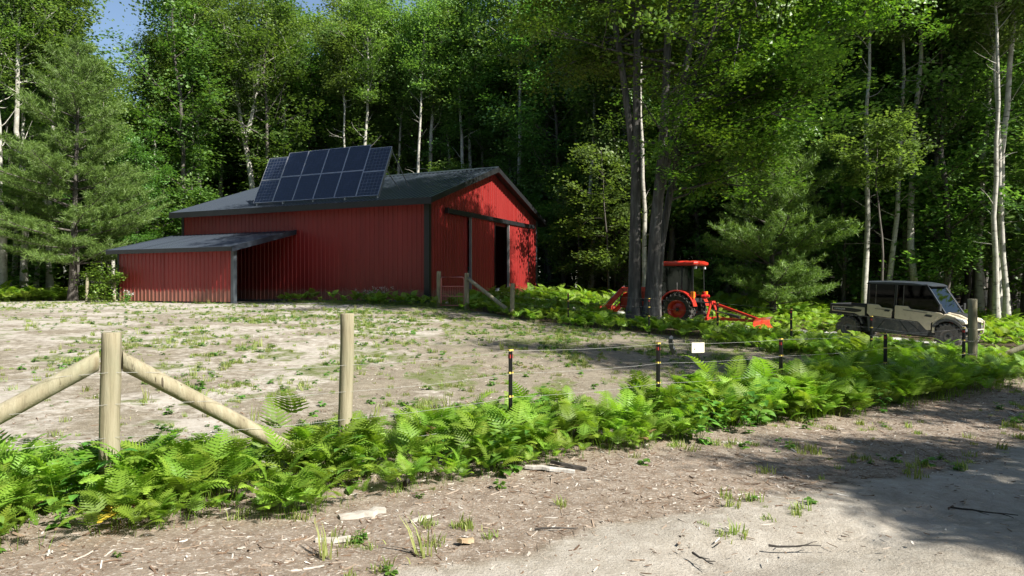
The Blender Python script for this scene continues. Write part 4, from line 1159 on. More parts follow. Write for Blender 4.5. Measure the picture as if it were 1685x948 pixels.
def k8(x, y, u):
    d = d_front(x, y); rd = d - (-2.35 - 0.10 * (x - 1)); nz = fbm(x * 1.2, y * 1.2, 3)
    dens = np.where(d < 0.2, np.where(rd > 0, 0.95, 0.95 * np.exp(np.minimum(rd, 0) / 0.35) + 0.05), 0.30)
    return (u < dens * (0.25 + 1.3 * nz)) & (d < 5.5)
P, r = spread_pts(70000, -6, 10, 2.7, 14, k8, 608); n = len(P)
P[:, 2] += 0.012
scatter('wood_chips', CH, P, rots(r, n, 0.16), r.uniform(0.15, 0.65, n) * np.where(r.random(n) < 0.03, 1.7, 1.0), r.choice(6, n, p=[0.18, 0.34, 0.10, 0.36, 0.015, 0.005]), 'bleached wood chips and bark scraps strewn on the verge', 'wood chips')

# ------------------------------------------------------------------ fences
def round_post(name, xy, h, d, label, cat='fence post', group='round wooden fence posts', seed=0, lean=(0, 0), sink=0.3):
    r = np.random.default_rng(900 + seed)
    k = 14; n = 16
    t = np.linspace(0, 1, k)
    z = -sink + t * (h + sink)
    pts = np.stack([lean[0] * t * h + 0.006 * np.sin(t * 7 + seed), lean[1] * t * h + 0.006 * np.cos(t * 5 + seed), z], -1)
    rad = d / 2 * (1.04 - 0.07 * t + 0.02 * np.sin(t * 17 + seed))
    wob = 1 + 0.035 * r.normal(size=(1, n)) + 0.012 * r.normal(size=(k, n))
    V, q = tube_np(pts, rad, n, 0, wob)
    top = V[-n:]
    c = top.mean(0) + np.array([0, 0, 0.004])
    ch = (top - c) * 0.93 + c + np.array([0, 0, 0.006])
    m0 = len(V)
    V = np.concatenate([V, ch, [c + np.array([0, 0, 0.006])]])
    q2 = np.array([(m0 - n + i, m0 - n + (i + 1) % n, m0 + (i + 1) % n, m0 + i) for i in range(n)])
    t3 = np.array([(m0 + i, m0 + (i + 1) % n, m0 + n) for i in range(n)])
    me = mesh_np(name, V, [q, q2, t3], [M['post']], smooth=[True, False, False])
    o = link(name, me); o.location = (xy[0], xy[1], gz1(*xy))
    return tag(o, label, cat, group)
def round_rail(name, a, b, d, label, seed=0, d2=None):
    a = np.array(a, float); b = np.array(b, float); L = np.linalg.norm(b - a)
    r = np.random.default_rng(950 + seed); k = 12; n = 14; t = np.linspace(0, 1, k)
    ax = (b - a) / L
    pts = a + np.outer(t, b - a) + np.outer(0.008 * np.sin(t * 6 + seed) * np.sin(t * 3.1), np.cross(ax, (0, 0, 1.0)))
    rad = (d + ((d2 or d) - d) * t) / 2
    V, q = tube_np(pts, rad, n, 0, 1 + 0.03 * r.normal(size=(1, n)) + 0.012 * r.normal(size=(k, n)))
    hdir = np.array([ax[0], ax[1], 0]); hdir /= np.linalg.norm(hdir)
    e0 = 0 if a[2] > b[2] else (k - 1) * n; pe = a if a[2] > b[2] else b
    ring = V[e0:e0 + n]; V[e0:e0 + n] = ring - np.outer(((ring - pe) @ hdir) / (ax @ hdir), ax)     # upper end cut upright against the post
    V = V - a
    caps = [np.arange(n)[::-1][None], np.arange((k - 1) * n, k * n)[None]]
    me = mesh_np(name, V, [q] + caps, [M['post']], smooth=[True, False, False])
    o = link(name, me); o.location = a
    return tag(o, label, 'brace rail', 'slanting brace rails')
M['fence_black'] = paint('black_post', (0.012, 0.012, 0.013), 0.5)
M['yellow'] = paint('yellow_plastic', (0.6, 0.45, 0.07), 0.45)
M['red_plastic'] = paint('red_plastic', (0.35, 0.03, 0.03), 0.45)
M['wire'] = paint('white_wire', (0.36, 0.36, 0.345), 0.5)
WH = (0.98, 0.75, 0.51)
PA, PB, PEND = FA, np.array(ray(567, 6.1)), FB
POFF = PA - fd * 1.85
def on_front(px):
    k = (px - 842.5) / FPX; t = (k * FA[1] - FA[0]) / (fd[0] - k * fd[1]); return FA + fd * t
def on_back(px):
    k = (px - 842.5) / FPX; t = (k * GA[1] - GA[0]) / (gd[0] - k * gd[1]); return GA + gd * t
PB = on_front(567)
pA = round_post('corner_post', PA, 1.26, 0.14, 'thick wooden post with two slanting braces at front left', seed=1)
pB = round_post('fence_post', PB, 1.42, 0.125, 'tall plain wooden post right of the braced front post', seed=2, lean=(0.012, 0))
round_post('fence_post', POFF, 1.3, 0.14, 'wooden post at the foot of the left brace', seed=3)
pE = round_post('fence_post', PEND, 1.52, 0.155, 'tall wooden post in front of the utility vehicle', seed=4)
g0 = lambda p, h: (p[0], p[1], gz1(*p) + h)
round_rail('brace_rail', g0(PA + fd * 0.075, 1.06), g0(PB - fd * 0.10, 0.06), 0.125, 'pale brace sloping right from the front left post', 1, 0.115)
round_rail('brace_rail', g0(PA - fd * 0.075, 1.06), g0(POFF + fd * 0.10, 0.10), 0.125, 'mossy brace sloping left from the front left post', 2, 0.13)
PR = np.array(ray(1790, 14.6)); PR0 = np.array(ray(1630, 15.2))
round_post('fence_post', PR, 1.4, 0.14, 'wooden post right of the driveway entrance', seed=5)
round_rail('brace_rail', g0(PR0, 0.12), g0(PR + np.array([-0.08, 0.03]), 1.0), 0.13, 'brace rail rising to the right edge beside the driveway', 3)
def step_post(xy, label, group, h=1.0):
    o = empty('step_in_post', g0(xy, 0), 0.6, label, 'fence post', group)
    MB().box(-0.016, 0.016, -0.016, 0.016, -0.25, h).box(-0.006, 0.006, -0.03, 0.03, -0.25, h - 0.02).build('post', M['fence_black'], o, 0.004)
    MB().box(-0.018, 0.018, -0.019, 0.019, h - 0.10, h - 0.06).build('red_band', M['red_plastic'], o)
    for z in WH: MB().box(-0.022, 0.022, -0.024, 0.024, z - 0.011, z + 0.011).box(-0.034, -0.018, -0.03, -0.016, z - 0.008, z + 0.01).build('insulator', M['yellow'], o, 0.004)
    return o
fr_px = (840, 1083, 1285, 1457, 1586)
fr_lab = ['black step-in post with yellow clips nearest the tall plain wooden post', 'black step-in post with yellow clips left of the cream sign', 'black step-in post with yellow clips right of the cream sign',
          'black step-in post among shaded ferns below the utility vehicle', 'black step-in post beside the front wheel of the utility vehicle']
FP = [on_front(p) for p in fr_px]
for p, l in zip(FP, fr_lab): step_post(p, l, 'black posts of the front fence')
bk_px = (935, 1068, 1181, 1302, 1434)
bk_lab = ['black back fence post right of the barn gable', 'black back fence post in front of the maple trunks', 'black back fence post in front of the tractor hitch', 'black back fence post at the end of the rear blade', 'black back fence post in front of the utility vehicle bed']
BP = [on_back(p) for p in bk_px]
for p, l in zip(BP, bk_lab): step_post(p, l, 'black posts of the back fence')
P722 = np.array(ray(722, 25.9)); P768 = np.array(ray(768, 25.2)); P843 = on_back(843)
round_post('gate_post', P722, 1.32, 0.16, 'weathered post left of the small gate by the barn', 'gate post', None, 6)
round_post('gate_post', P768, 1.32, 0.17, 'weathered post right of the small gate by the barn', 'gate post', None, 7)
round_post('fence_post', P843, 1.15, 0.15, 'short weathered post in front of the open barn door', seed=8)
round_rail('brace_rail', g0(P768 + gd * 0.09, 1.12), g0(P843 - gd * 0.05 + np.array([0.1, -0.1]), 0.12), 0.13, 'weathered brace sloping down in front of the barn door', 4)
PL1 = np.array(ray(143, 31.0)); PL2 = np.array(ray(188, 30.2))
round_post('fence_post', PL1, 1.25, 0.13, 'sunlit wooden post left of the lean-to', seed=9)
round_post('fence_post', PL2, 1.2, 0.13, 'dark wooden post against the left end of the lean-to', seed=10)
round_rail('brace_rail', g0(PL1 + np.array([0.1, 0]), 0.1), g0(PL2 + np.array([-0.08, 0]), 0.95), 0.11, 'thin brace between two posts left of the lean-to', 5)
def wire(pts, h, label, group):
    P3 = []
    for a, b in zip(pts[:-1], pts[1:]):
        za, zb = gz1(*a) + h, gz1(*b) + h
        for t in np.linspace(0, 1, 6)[:-1]:
            p = a + (b - a) * t; P3.append((p[0], p[1], za + (zb - za) * t - 0.03 * t * (1 - t) * 4 * 0.6))
    P3.append((pts[-1][0], pts[-1][1], gz1(*pts[-1]) + h))
    off = np.array([0.035, -0.05, 0])
    o = MB().tube(np.array(P3) + off, 0.0012, 5).build('fence_wire', M['wire'])
    return tag(o, label, 'wire', group)
for h, nm in zip(WH + (0.28,), ('top', 'second', 'third', 'lowest')):
    wire([POFF, PA, PB] + FP + [PEND], h, nm + ' strand of white wire along the front fence', 'front fence wires')
for h, nm in zip(WH, ('top', 'second', 'third')):
    wire([P843] + BP + [PEND], h, nm + ' strand of wire along the back fence', 'back fence wires')
# small cream warning sign on the top wire
k = (1142 - 842.5) / FPX; sp = on_front(1142)
sg = empty('warning_sign', (sp[0] + 0.035, sp[1] - 0.06, gz1(*sp) + 0.90), math.atan2(fd[1], fd[0]) * 0.35, 'small cream warning sign hanging on the top fence wire', 'sign')
M['cream'] = paint('cream_plastic', (0.85, 0.81, 0.64), 0.5, 0, 0.04)
M['ink'] = paint('black_ink', (0.02, 0.02, 0.02), 0.6)
M['faint_ink'] = paint('faint_ink', (0.45, 0.42, 0.33), 0.6)
MB().box(-0.085, 0.085, -0.003, 0.003, -0.06, 0.065).build('plate', M['cream'], sg, 0.002)
mk = MB().prism([(-0.062, -0.038), (-0.052, -0.02), (-0.056, -0.018), (-0.043, 0.003), (-0.036, 0.0), (-0.044, -0.014), (-0.040, -0.017)], -0.0045, -0.0032, 'y'); mk.build('symbol', M['ink'], sg)
MB().box(-0.01, 0.07, -0.0042, -0.0032, 0.010, 0.014).build('print_line', M['faint_ink'], sg)
# small red tube gate by the barn
gm = (P722 + P768) / 2; gv = P768 - P722; gl = np.linalg.norm(gv) - 0.22
gt = empty('tube_gate', g0(gm, 0.08), math.atan2(gv[1], gv[0]), 'small faded red tube gate with wire mesh beside the barn', 'gate')
M['gate_red'] = paint('faded_red', (0.45, 0.16, 0.14), 0.5)
hw = gl / 2
MB().tube([(-hw, 0, 0), (-hw, 0, 1.0), (-hw + 0.05, 0, 1.06), (hw - 0.12, 0, 1.06), (hw - 0.03, 0, 1.03), (hw, 0, 0.94), (hw, 0, 0)], 0.026, 8).build('frame', M['gate_red'], gt, smooth=True)
for z in (0.02, 0.36, 0.72): MB().tube([(-hw, 0, z), (hw, 0, z)], 0.016, 8).build('rail', M['gate_red'], gt, smooth=True)
for i in range(9):
    x = -hw + gl * (i + 1) / 10; MB().tube([(x, 0.012, 0.02), (x, 0.012, 0.72)], 0.005, 5).build('mesh_wire', M['gate_red'], gt)

# ------------------------------------------------------------------ vehicles
M['orange'] = paint('tractor_orange', (0.50, 0.030, 0.018), 0.32, 0, 0.08, None, 2, 0.3)
M['orange_worn'] = paint('worn_orange', (0.48, 0.05, 0.02), 0.5, 0, 0.15, (0.25, 0.13, 0.08), 5)
M['tyre'] = paint('tyre_rubber', (0.035, 0.033, 0.031), 0.85, 0, 0.3, (0.13, 0.11, 0.09), 6)
M['tyre_dusty'] = paint('dusty_tyre', (0.085, 0.08, 0.074), 0.9, 0, 0.3, (0.20, 0.18, 0.16), 6)
M['dark'] = paint('dark_plastic', (0.018, 0.019, 0.021), 0.5)
M['tan'] = paint('tan_paint', (0.52, 0.46, 0.34), 0.38, 0, 0.06, (0.38, 0.33, 0.25), 4, 0.2)
M['mud_plastic'] = paint('dusty_grey_plastic', (0.06, 0.062, 0.065), 0.65, 0, 0.2, (0.17, 0.15, 0.13), 3)
M['roof_blue'] = paint('roof_plastic', (0.035, 0.042, 0.055), 0.35)
M['steel'] = paint('bare_steel', (0.5, 0.5, 0.5), 0.3, 0.8)
M['amber'] = paint('amber_lens', (0.75, 0.22, 0.02), 0.25)
M['lens'] = paint('clear_lens', (0.75, 0.76, 0.78), 0.15)
M['red_lens'] = paint('red_lens', (0.5, 0.02, 0.02), 0.2)
M['rim_grey'] = paint('dusty_rim', (0.16, 0.15, 0.14), 0.55, 0.3)
M['winch'] = paint('yellow_winch', (0.55, 0.33, 0.03), 0.4)
def glass(name, tint, tr=0.014):
    m, t, b = new_mat(name)
    tb = nd(t, 'ShaderNodeBsdfTransparent'); tb.inputs[0].default_value = (*tint, 1)
    gl_ = nd(t, 'ShaderNodeBsdfGlossy'); gl_.inputs['Roughness'].default_value = 0.03; gl_.inputs[0].default_value = (0.9, 0.95, 0.95, 1)
    lw = nd(t, 'ShaderNodeLayerWeight'); lw.inputs[0].default_value = 0.5
    pw_ = nd(t, 'ShaderNodeMath', operation='POWER'); t.links.new(lw.outputs['Facing'], pw_.inputs[0]); pw_.inputs[1].default_value = 4.0
    ad = nd(t, 'ShaderNodeMath', operation='MULTIPLY_ADD'); t.links.new(pw_.outputs[0], ad.inputs[0]); ad.inputs[1].default_value = 0.6; ad.inputs[2].default_value = tr
    mx = nd(t, 'ShaderNodeMixShader'); t.links.new(ad.outputs[0], mx.inputs[0]); t.links.new(tb.outputs[0], mx.inputs[1]); t.links.new(gl_.outputs[0], mx.inputs[2])
    t.links.new(mx.outputs[0], t.nodes['Material Output'].inputs['Surface'])
    return m
M['glass'] = glass('tinted_glass', (0.36, 0.45, 0.41), 0.05)
M['glass_dark'] = glass('dark_glass', (0.10, 0.11, 0.12))
def wheel(parent, pos, Rr, W, rim_r, tyre_m, rim_m, nlug=20, side=1, lug=0.035, dish=0.06):
    o = empty('wheel', pos, 0, parent=parent)
    h = W / 2; b = Rr * 0.10
    ty = MB().lathe([(rim_r, -h * 0.8), (Rr * 0.86, -h), (Rr - lug - b * 0.2, -h * 0.82), (Rr - lug, -h * 0.5), (Rr - lug, h * 0.5), (Rr - lug - b * 0.2, h * 0.82), (Rr * 0.86, h), (rim_r, h * 0.8)], n=36)
    for i in range(nlug):
        for sd in (-1, 1):
            a = 2 * math.pi * (i + (0.5 if sd > 0 else 0)) / nlug
            M4 = Matrix.Rotation(-a, 4, 'Y') @ Matrix.Translation((Rr - lug * 0.55, sd * h * 0.48, 0)) @ Matrix.Rotation(sd * 0.65, 4, 'X')
            ty.box(-lug * 0.9, lug * 0.55, -h * 0.52, h * 0.52, -Rr * 0.045, Rr * 0.045, M4)
            M5 = Matrix.Rotation(-a, 4, 'Y') @ Matrix.Translation((Rr * 0.90, sd * h * 0.97, 0))
            ty.box(-Rr * 0.07, Rr * 0.06, -0.02, 0.02, -Rr * 0.045, Rr * 0.045, M5)
    ty.build('tyre', tyre_m, o, smooth=True)
    s = side
    MB().lathe([(0.0, s * (h * 0.8 - dish)), (rim_r * 0.35, s * (h * 0.8 - dish)), (rim_r * 0.72, s * (h * 0.8 - dish * 1.6)), (rim_r * 0.90, s * h * 0.72), (rim_r * 1.02, s * h * 0.86), (rim_r * 1.02, -s * h * 0.8), (0.0, -s * h * 0.3)], n=32).build('rim', rim_m, o, smooth=True)
    hb = MB().lathe([(0, s * (h * 0.8 - dish) - 0.01), (rim_r * 0.2, s * (h * 0.8 - dish) - 0.01), (rim_r * 0.17, s * (h * 0.8 - dish + 0.05)), (0, s * (h * 0.8 - dish + 0.055))], n=12)
    for i in range(6):
        a = i * math.pi / 3; hb.box(rim_r * 0.28 * math.cos(a) - 0.012, rim_r * 0.28 * math.cos(a) + 0.012, s * (h * 0.8 - dish) - 0.01, s * (h * 0.8 - dish) + 0.02, rim_r * 0.28 * math.sin(a) - 0.012, rim_r * 0.28 * math.sin(a) + 0.012)
    hb.build('hub', M['dark'], o)
    return o
def arc(cx, cz, r, a0, a1, n): return [(cx + r * math.cos(a), cz + r * math.sin(a)) for a in np.linspace(a0, a1, n)]

# --- orange tractor with cab and front loader (x forward, y left)
TX = np.array([6.36, 25.75])
tr = empty('cab_tractor', (TX[0], TX[1], gz1(*TX) - 0.02), TR_A, 'orange compact tractor with glass cab and front loader behind the maples', 'tractor')
for sy in (1, -1):
    wheel(tr, (0, sy * 0.62, 0.58), 0.58, 0.38, 0.335, M['tyre'], M['orange'], 20, sy, 0.045, 0.08)
    wheel(tr, (1.72, sy * 0.58, 0.40), 0.40, 0.27, 0.22, M['tyre'], M['orange'], 16, sy, 0.03, 0.05)
    fn_ = arc(0, 0.58, 0.70, R(205), R(15), 14); fi = arc(0, 0.58, 0.64, R(15), R(205), 14)
    fn_ = arc(0.02, 0.60, 0.68, R(172), R(12), 12)
    prof = fn_ + [(x * 0.93 + 0.0, (z - 0.6) * 0.92 + 0.6) for x, z in fn_[::-1]]
    MB().prism(prof, sy * 0.46, sy * 0.80).build('fender', M['orange'], tr, 0.01)
    MB().prism(arc(0.0, 0.56, 0.66, R(168), R(14), 10) + [(0.62, 0.5), (-0.62, 0.5)], sy * 0.44, sy * 0.46).build('inner_fender', M['dark'], tr)
    ex = -0.42
    MB().box(-0.62, -0.50, sy * 0.66 - 0.07, sy * 0.66 + 0.07, 0.98, 1.22).build('tail_lamp', M['amber'], tr, 0.01)
    MB().box(-0.60, -0.48, sy * 0.52 - 0.05, sy * 0.52 + 0.05, 1.02, 1.20).build('reflector', M['red_lens'], tr, 0.01)
    # loader arm: post beside the hood, arm forward and down to the bucket
    MB().bar((1.02, sy * 0.52, 0.45), (0.98, sy * 0.52, 1.32), 0.10, 0.16, (1, 0, 0)).build('loader_post', M['orange'], tr, 0.01)
    la_ = MB(); la_.bar((0.96, sy * 0.55, 1.32), (2.25, sy * 0.55, 1.28), 0.09, 0.17); la_.bar((2.2, sy * 0.55, 1.32), (3.22, sy * 0.55, 0.30), 0.09, 0.18); la_.build('loader_arm', M['orange'], tr, 0.01)
    MB().tube([(1.05, sy * 0.55, 0.75), (1.6, sy * 0.55, 0.98)], 0.04, 10).tube([(1.6, sy * 0.55, 0.98), (2.0, sy * 0.55, 1.10)], 0.022, 8).build('lift_cylinder', M['dark'], tr, smooth=True)
    MB().tube([(2.2, sy * 0.47, 1.42), (2.75, sy * 0.47, 0.98)], 0.035, 10).tube([(2.75, sy * 0.47, 0.98), (3.22, sy * 0.47, 0.55)], 0.02, 8).build('tilt_cylinder', M['steel'], tr, smooth=True)
    MB().bar((0.55, sy * 0.40, 0.40), (0.62, sy * 0.62, 0.40), 0.25, 0.03).bar((0.5, sy * 0.60, 0.40), (0.5, sy * 0.60, 0.75), 0.04, 0.03).build('step', M['dark'], tr)
    # cab posts
    cp = MB()
    for (xa, za, xb, zb2) in ((0.98, 0.62, 0.92, 2.16), (-0.10, 0.98, -0.12, 2.16), (-0.52, 1.05, -0.50, 2.16)):
        cp.bar((xa, sy * 0.56, za), (xb, sy * 0.54, zb2), 0.05, 0.05, (1, 0, 0))
    cp.bar((0.98, sy * 0.56, 0.60), (0.45, sy * 0.56, 0.60), 0.05, 0.05); cp.bar((0.45, sy * 0.56, 0.60), (-0.10, sy * 0.56, 1.05), 0.05, 0.05); cp.bar((-0.1, sy * 0.56, 1.05), (-0.52, sy * 0.56, 1.05), 0.05, 0.05)
    cp.build('cab_pillar', M['dark'], tr)
    MB().prism([(0.95, 0.63), (0.46, 0.63), (-0.07, 1.06), (-0.09, 2.14), (0.90, 2.14)], sy * 0.548, sy * 0.556).build('door_glass', M['glass'], tr)
    MB().prism([(-0.13, 1.08), (-0.49, 1.08), (-0.48, 2.14), (-0.14, 2.14)], sy * 0.548, sy * 0.556).build('side_glass', M['glass'], tr)
    MB().tube([(0.05, sy * 0.60, 1.15), (0.05, sy * 0.60, 1.55)], 0.014, 6).build('grab_handle', M['steel'], tr)
    MB().box(-0.62, -0.54, sy * 0.46 - 0.05, sy * 0.46 + 0.05, 2.04, 2.14).build('work_lamp', M['lens'], tr, 0.01)
    MB().box(0.96, 1.02, sy * 0.52 - 0.05, sy * 0.52 + 0.05, 2.06, 2.15).build('work_lamp', M['lens'], tr, 0.01)
    MB().bar((0.95, sy * 0.56, 1.75), (1.02, sy * 0.86, 1.78), 0.02, 0.02).box(1.0, 1.03, sy * 0.88 - 0.08, sy * 0.88 + 0.08, 1.62, 1.86).build('mirror', M['dark'], tr)
rings = []
for z, g in ((2.16, 0.0), (2.20, 0.05), (2.28, 0.05), (2.335, -0.06)):
    x0, x1, yy = -0.66 - g, 1.0 + g, 0.60 + g
    c = 0.12
    rings.append([(x0, -yy + c, z), (x0, yy - c, z), (x0 + c, yy, z), (x1 - c, yy, z), (x1, yy - c, z), (x1, -yy + c, z), (x1 - c, -yy, z), (x0 + c, -yy, z)])
MB().loft(rings).build('roof', M['orange'], tr, 0.012)
MB().box(-0.60, 0.95, -0.52, 0.52, 2.13, 2.17).build('headliner', M['dark'], tr)
MB().prism([(-0.53, 1.08), (-0.545, 1.08), (-0.53, 2.1), (-0.515, 2.1)], -0.52, 0.52).build('rear_glass', M['glass'], tr)
MB().prism([(0.985, 0.95), (0.995, 0.95), (0.945, 2.12), (0.935, 2.12)], -0.52, 0.52).build('windshield', M['glass'], tr)
MB().prism([(0.95, 0.55), (2.42, 0.58), (2.46, 0.80), (2.36, 1.16), (1.6, 1.28), (0.95, 1.32)], -0.33, 0.33).build('hood', M['orange'], tr, 0.05)
MB().box(2.44, 2.50, -0.27, 0.27, 0.62, 1.05).build('grille', M['dark'], tr, 0.02)
MB().box(-0.35, 2.3, -0.24, 0.24, 0.36, 0.62).box(-0.25, 0.25, -0.45, 0.45, 0.42, 0.78).box(1.6, 1.85, -0.5, 0.5, 0.33, 0.47).build('chassis', M['dark'], tr, 0.02)
MB().box(0.35, 0.98, -0.52, 0.52, 0.55, 0.62).box(-0.5, 0.4, -0.5, 0.5, 0.85, 0.98).build('cab_floor', M['dark'], tr)
MB().box(0.62, 1.0, 0.48, 0.54, 0.32, 1.02).box(0.30, 1.0, 0.50, 0.56, 0.30, 0.40).build('side_skirt', M['orange'], tr, 0.01)
MB().box(-0.15, 0.3, -0.24, 0.24, 0.98, 1.12).prism([(-0.2, 1.1), (-0.05, 1.1), (-0.13, 1.72), (-0.25, 1.70)], -0.22, 0.22).build('seat', M['dark'], tr, 0.03)
MB().tube([(0.72, 0, 0.7), (0.55, 0, 1.28)], 0.03, 8).lathe([(0.19, 0), (0.205, 0.012), (0.22, 0), (0.205, -0.012)], (0.53, 0, 1.3), 20, 'z').build('steering_wheel', M['dark'], tr)
BO = 0.45
bk = MB().prism([(x + BO, z + 0.06) for x, z in [(2.75, 0.60), (2.70, 0.10), (2.86, 0.03), (3.30, 0.03), (3.30, 0.05), (2.88, 0.06), (2.74, 0.13), (2.79, 0.60)]], -0.80, 0.80)
for sy in (-1, 1): bk.prism([(x + BO, z + 0.06) for x, z in [(2.76, 0.60), (2.71, 0.10), (2.86, 0.03), (3.30, 0.03), (3.05, 0.45)]], sy * 0.80, sy * 0.78)
bk.build('loader_bucket', M['orange_worn'], tr)
MB().tube([(-0.60, -0.2, 1.02), (-0.72, -0.2, 1.04)], 0.09, 14).tube([(-0.72, -0.2, 1.04), (-0.86, -0.2, 1.06)], [0.09, 0.05], 14).build('exhaust_can', M['red_lens'], tr, smooth=True)
for sy in (-1, 1): MB().bar((-0.15, sy * 0.32, 0.42), (-0.95, sy * 0.36, 0.36), 0.03, 0.06).build('lower_link', M['dark'], tr)
MB().tube([(-0.3, 0, 0.85), (-0.95, 0, 0.82)], 0.025, 8).build('top_link', M['dark'], tr)

# --- rear blade behind the tractor
hd = np.array([math.cos(TR_A), math.sin(TR_A)])
RB = TX - hd * 1.05
rb = empty('rear_blade', (RB[0], RB[1], gz1(*RB)), TR_A - R(18), 'orange rear grader blade hitched behind the tractor', 'grader blade')
MB().bar((0, 0.34, 0.30), (0.02, 0.06, 0.88), 0.06, 0.08).bar((0, -0.34, 0.30), (0.02, -0.06, 0.88), 0.06, 0.08).box(-0.05, 0.06, -0.1, 0.1, 0.80, 0.93).build('mast', M['orange'], rb, 0.008)
MB().box(-0.08, 0.05, -0.40, 0.40, 0.24, 0.36).build('cross_beam', M['orange'], rb, 0.01)
MB().bar((0, 0, 0.86), (-1.85, 0, 0.34), 0.08, 0.09).build('upper_boom', M['orange'], rb, 0.01)
MB().bar((-0.05, 0, 0.30), (-1.95, 0, 0.28), 0.10, 0.10).build('main_beam', M['orange_worn'], rb, 0.01)
MB().tube([(-0.05, 0.09, 0.62), (-0.72, 0.09, 0.48)], 0.025, 8).tube([(-0.72, 0.09, 0.48), (-1.2, 0.09, 0.38)], 0.055, 12).build('hydraulic_cylinder', M['dark'], rb, smooth=True)
MB().lathe([(0.0, -0.06), (0.13, -0.06), (0.13, 0.10), (0.0, 0.10)], (-1.9, 0, 0.26), 16, 'z').build('pivot_plate', M['orange'], rb)
bl = MB(); pr = arc(-0.14, 0.20, 0.20, R(-75), R(65), 9); pr = pr + [(x - 0.018, z) for x, z in pr[::-1]]
bl.prism([(x - 1.58, z) for x, z in pr], -0.8, 0.8); o = bl.build('blade', M['orange'], rb)
o.matrix_local = Matrix.Translation((-2.0, 0, 0.03)) @ Matrix.Rotation(R(14), 4, 'Z') @ Matrix.Translation((1.55, 0, 0))

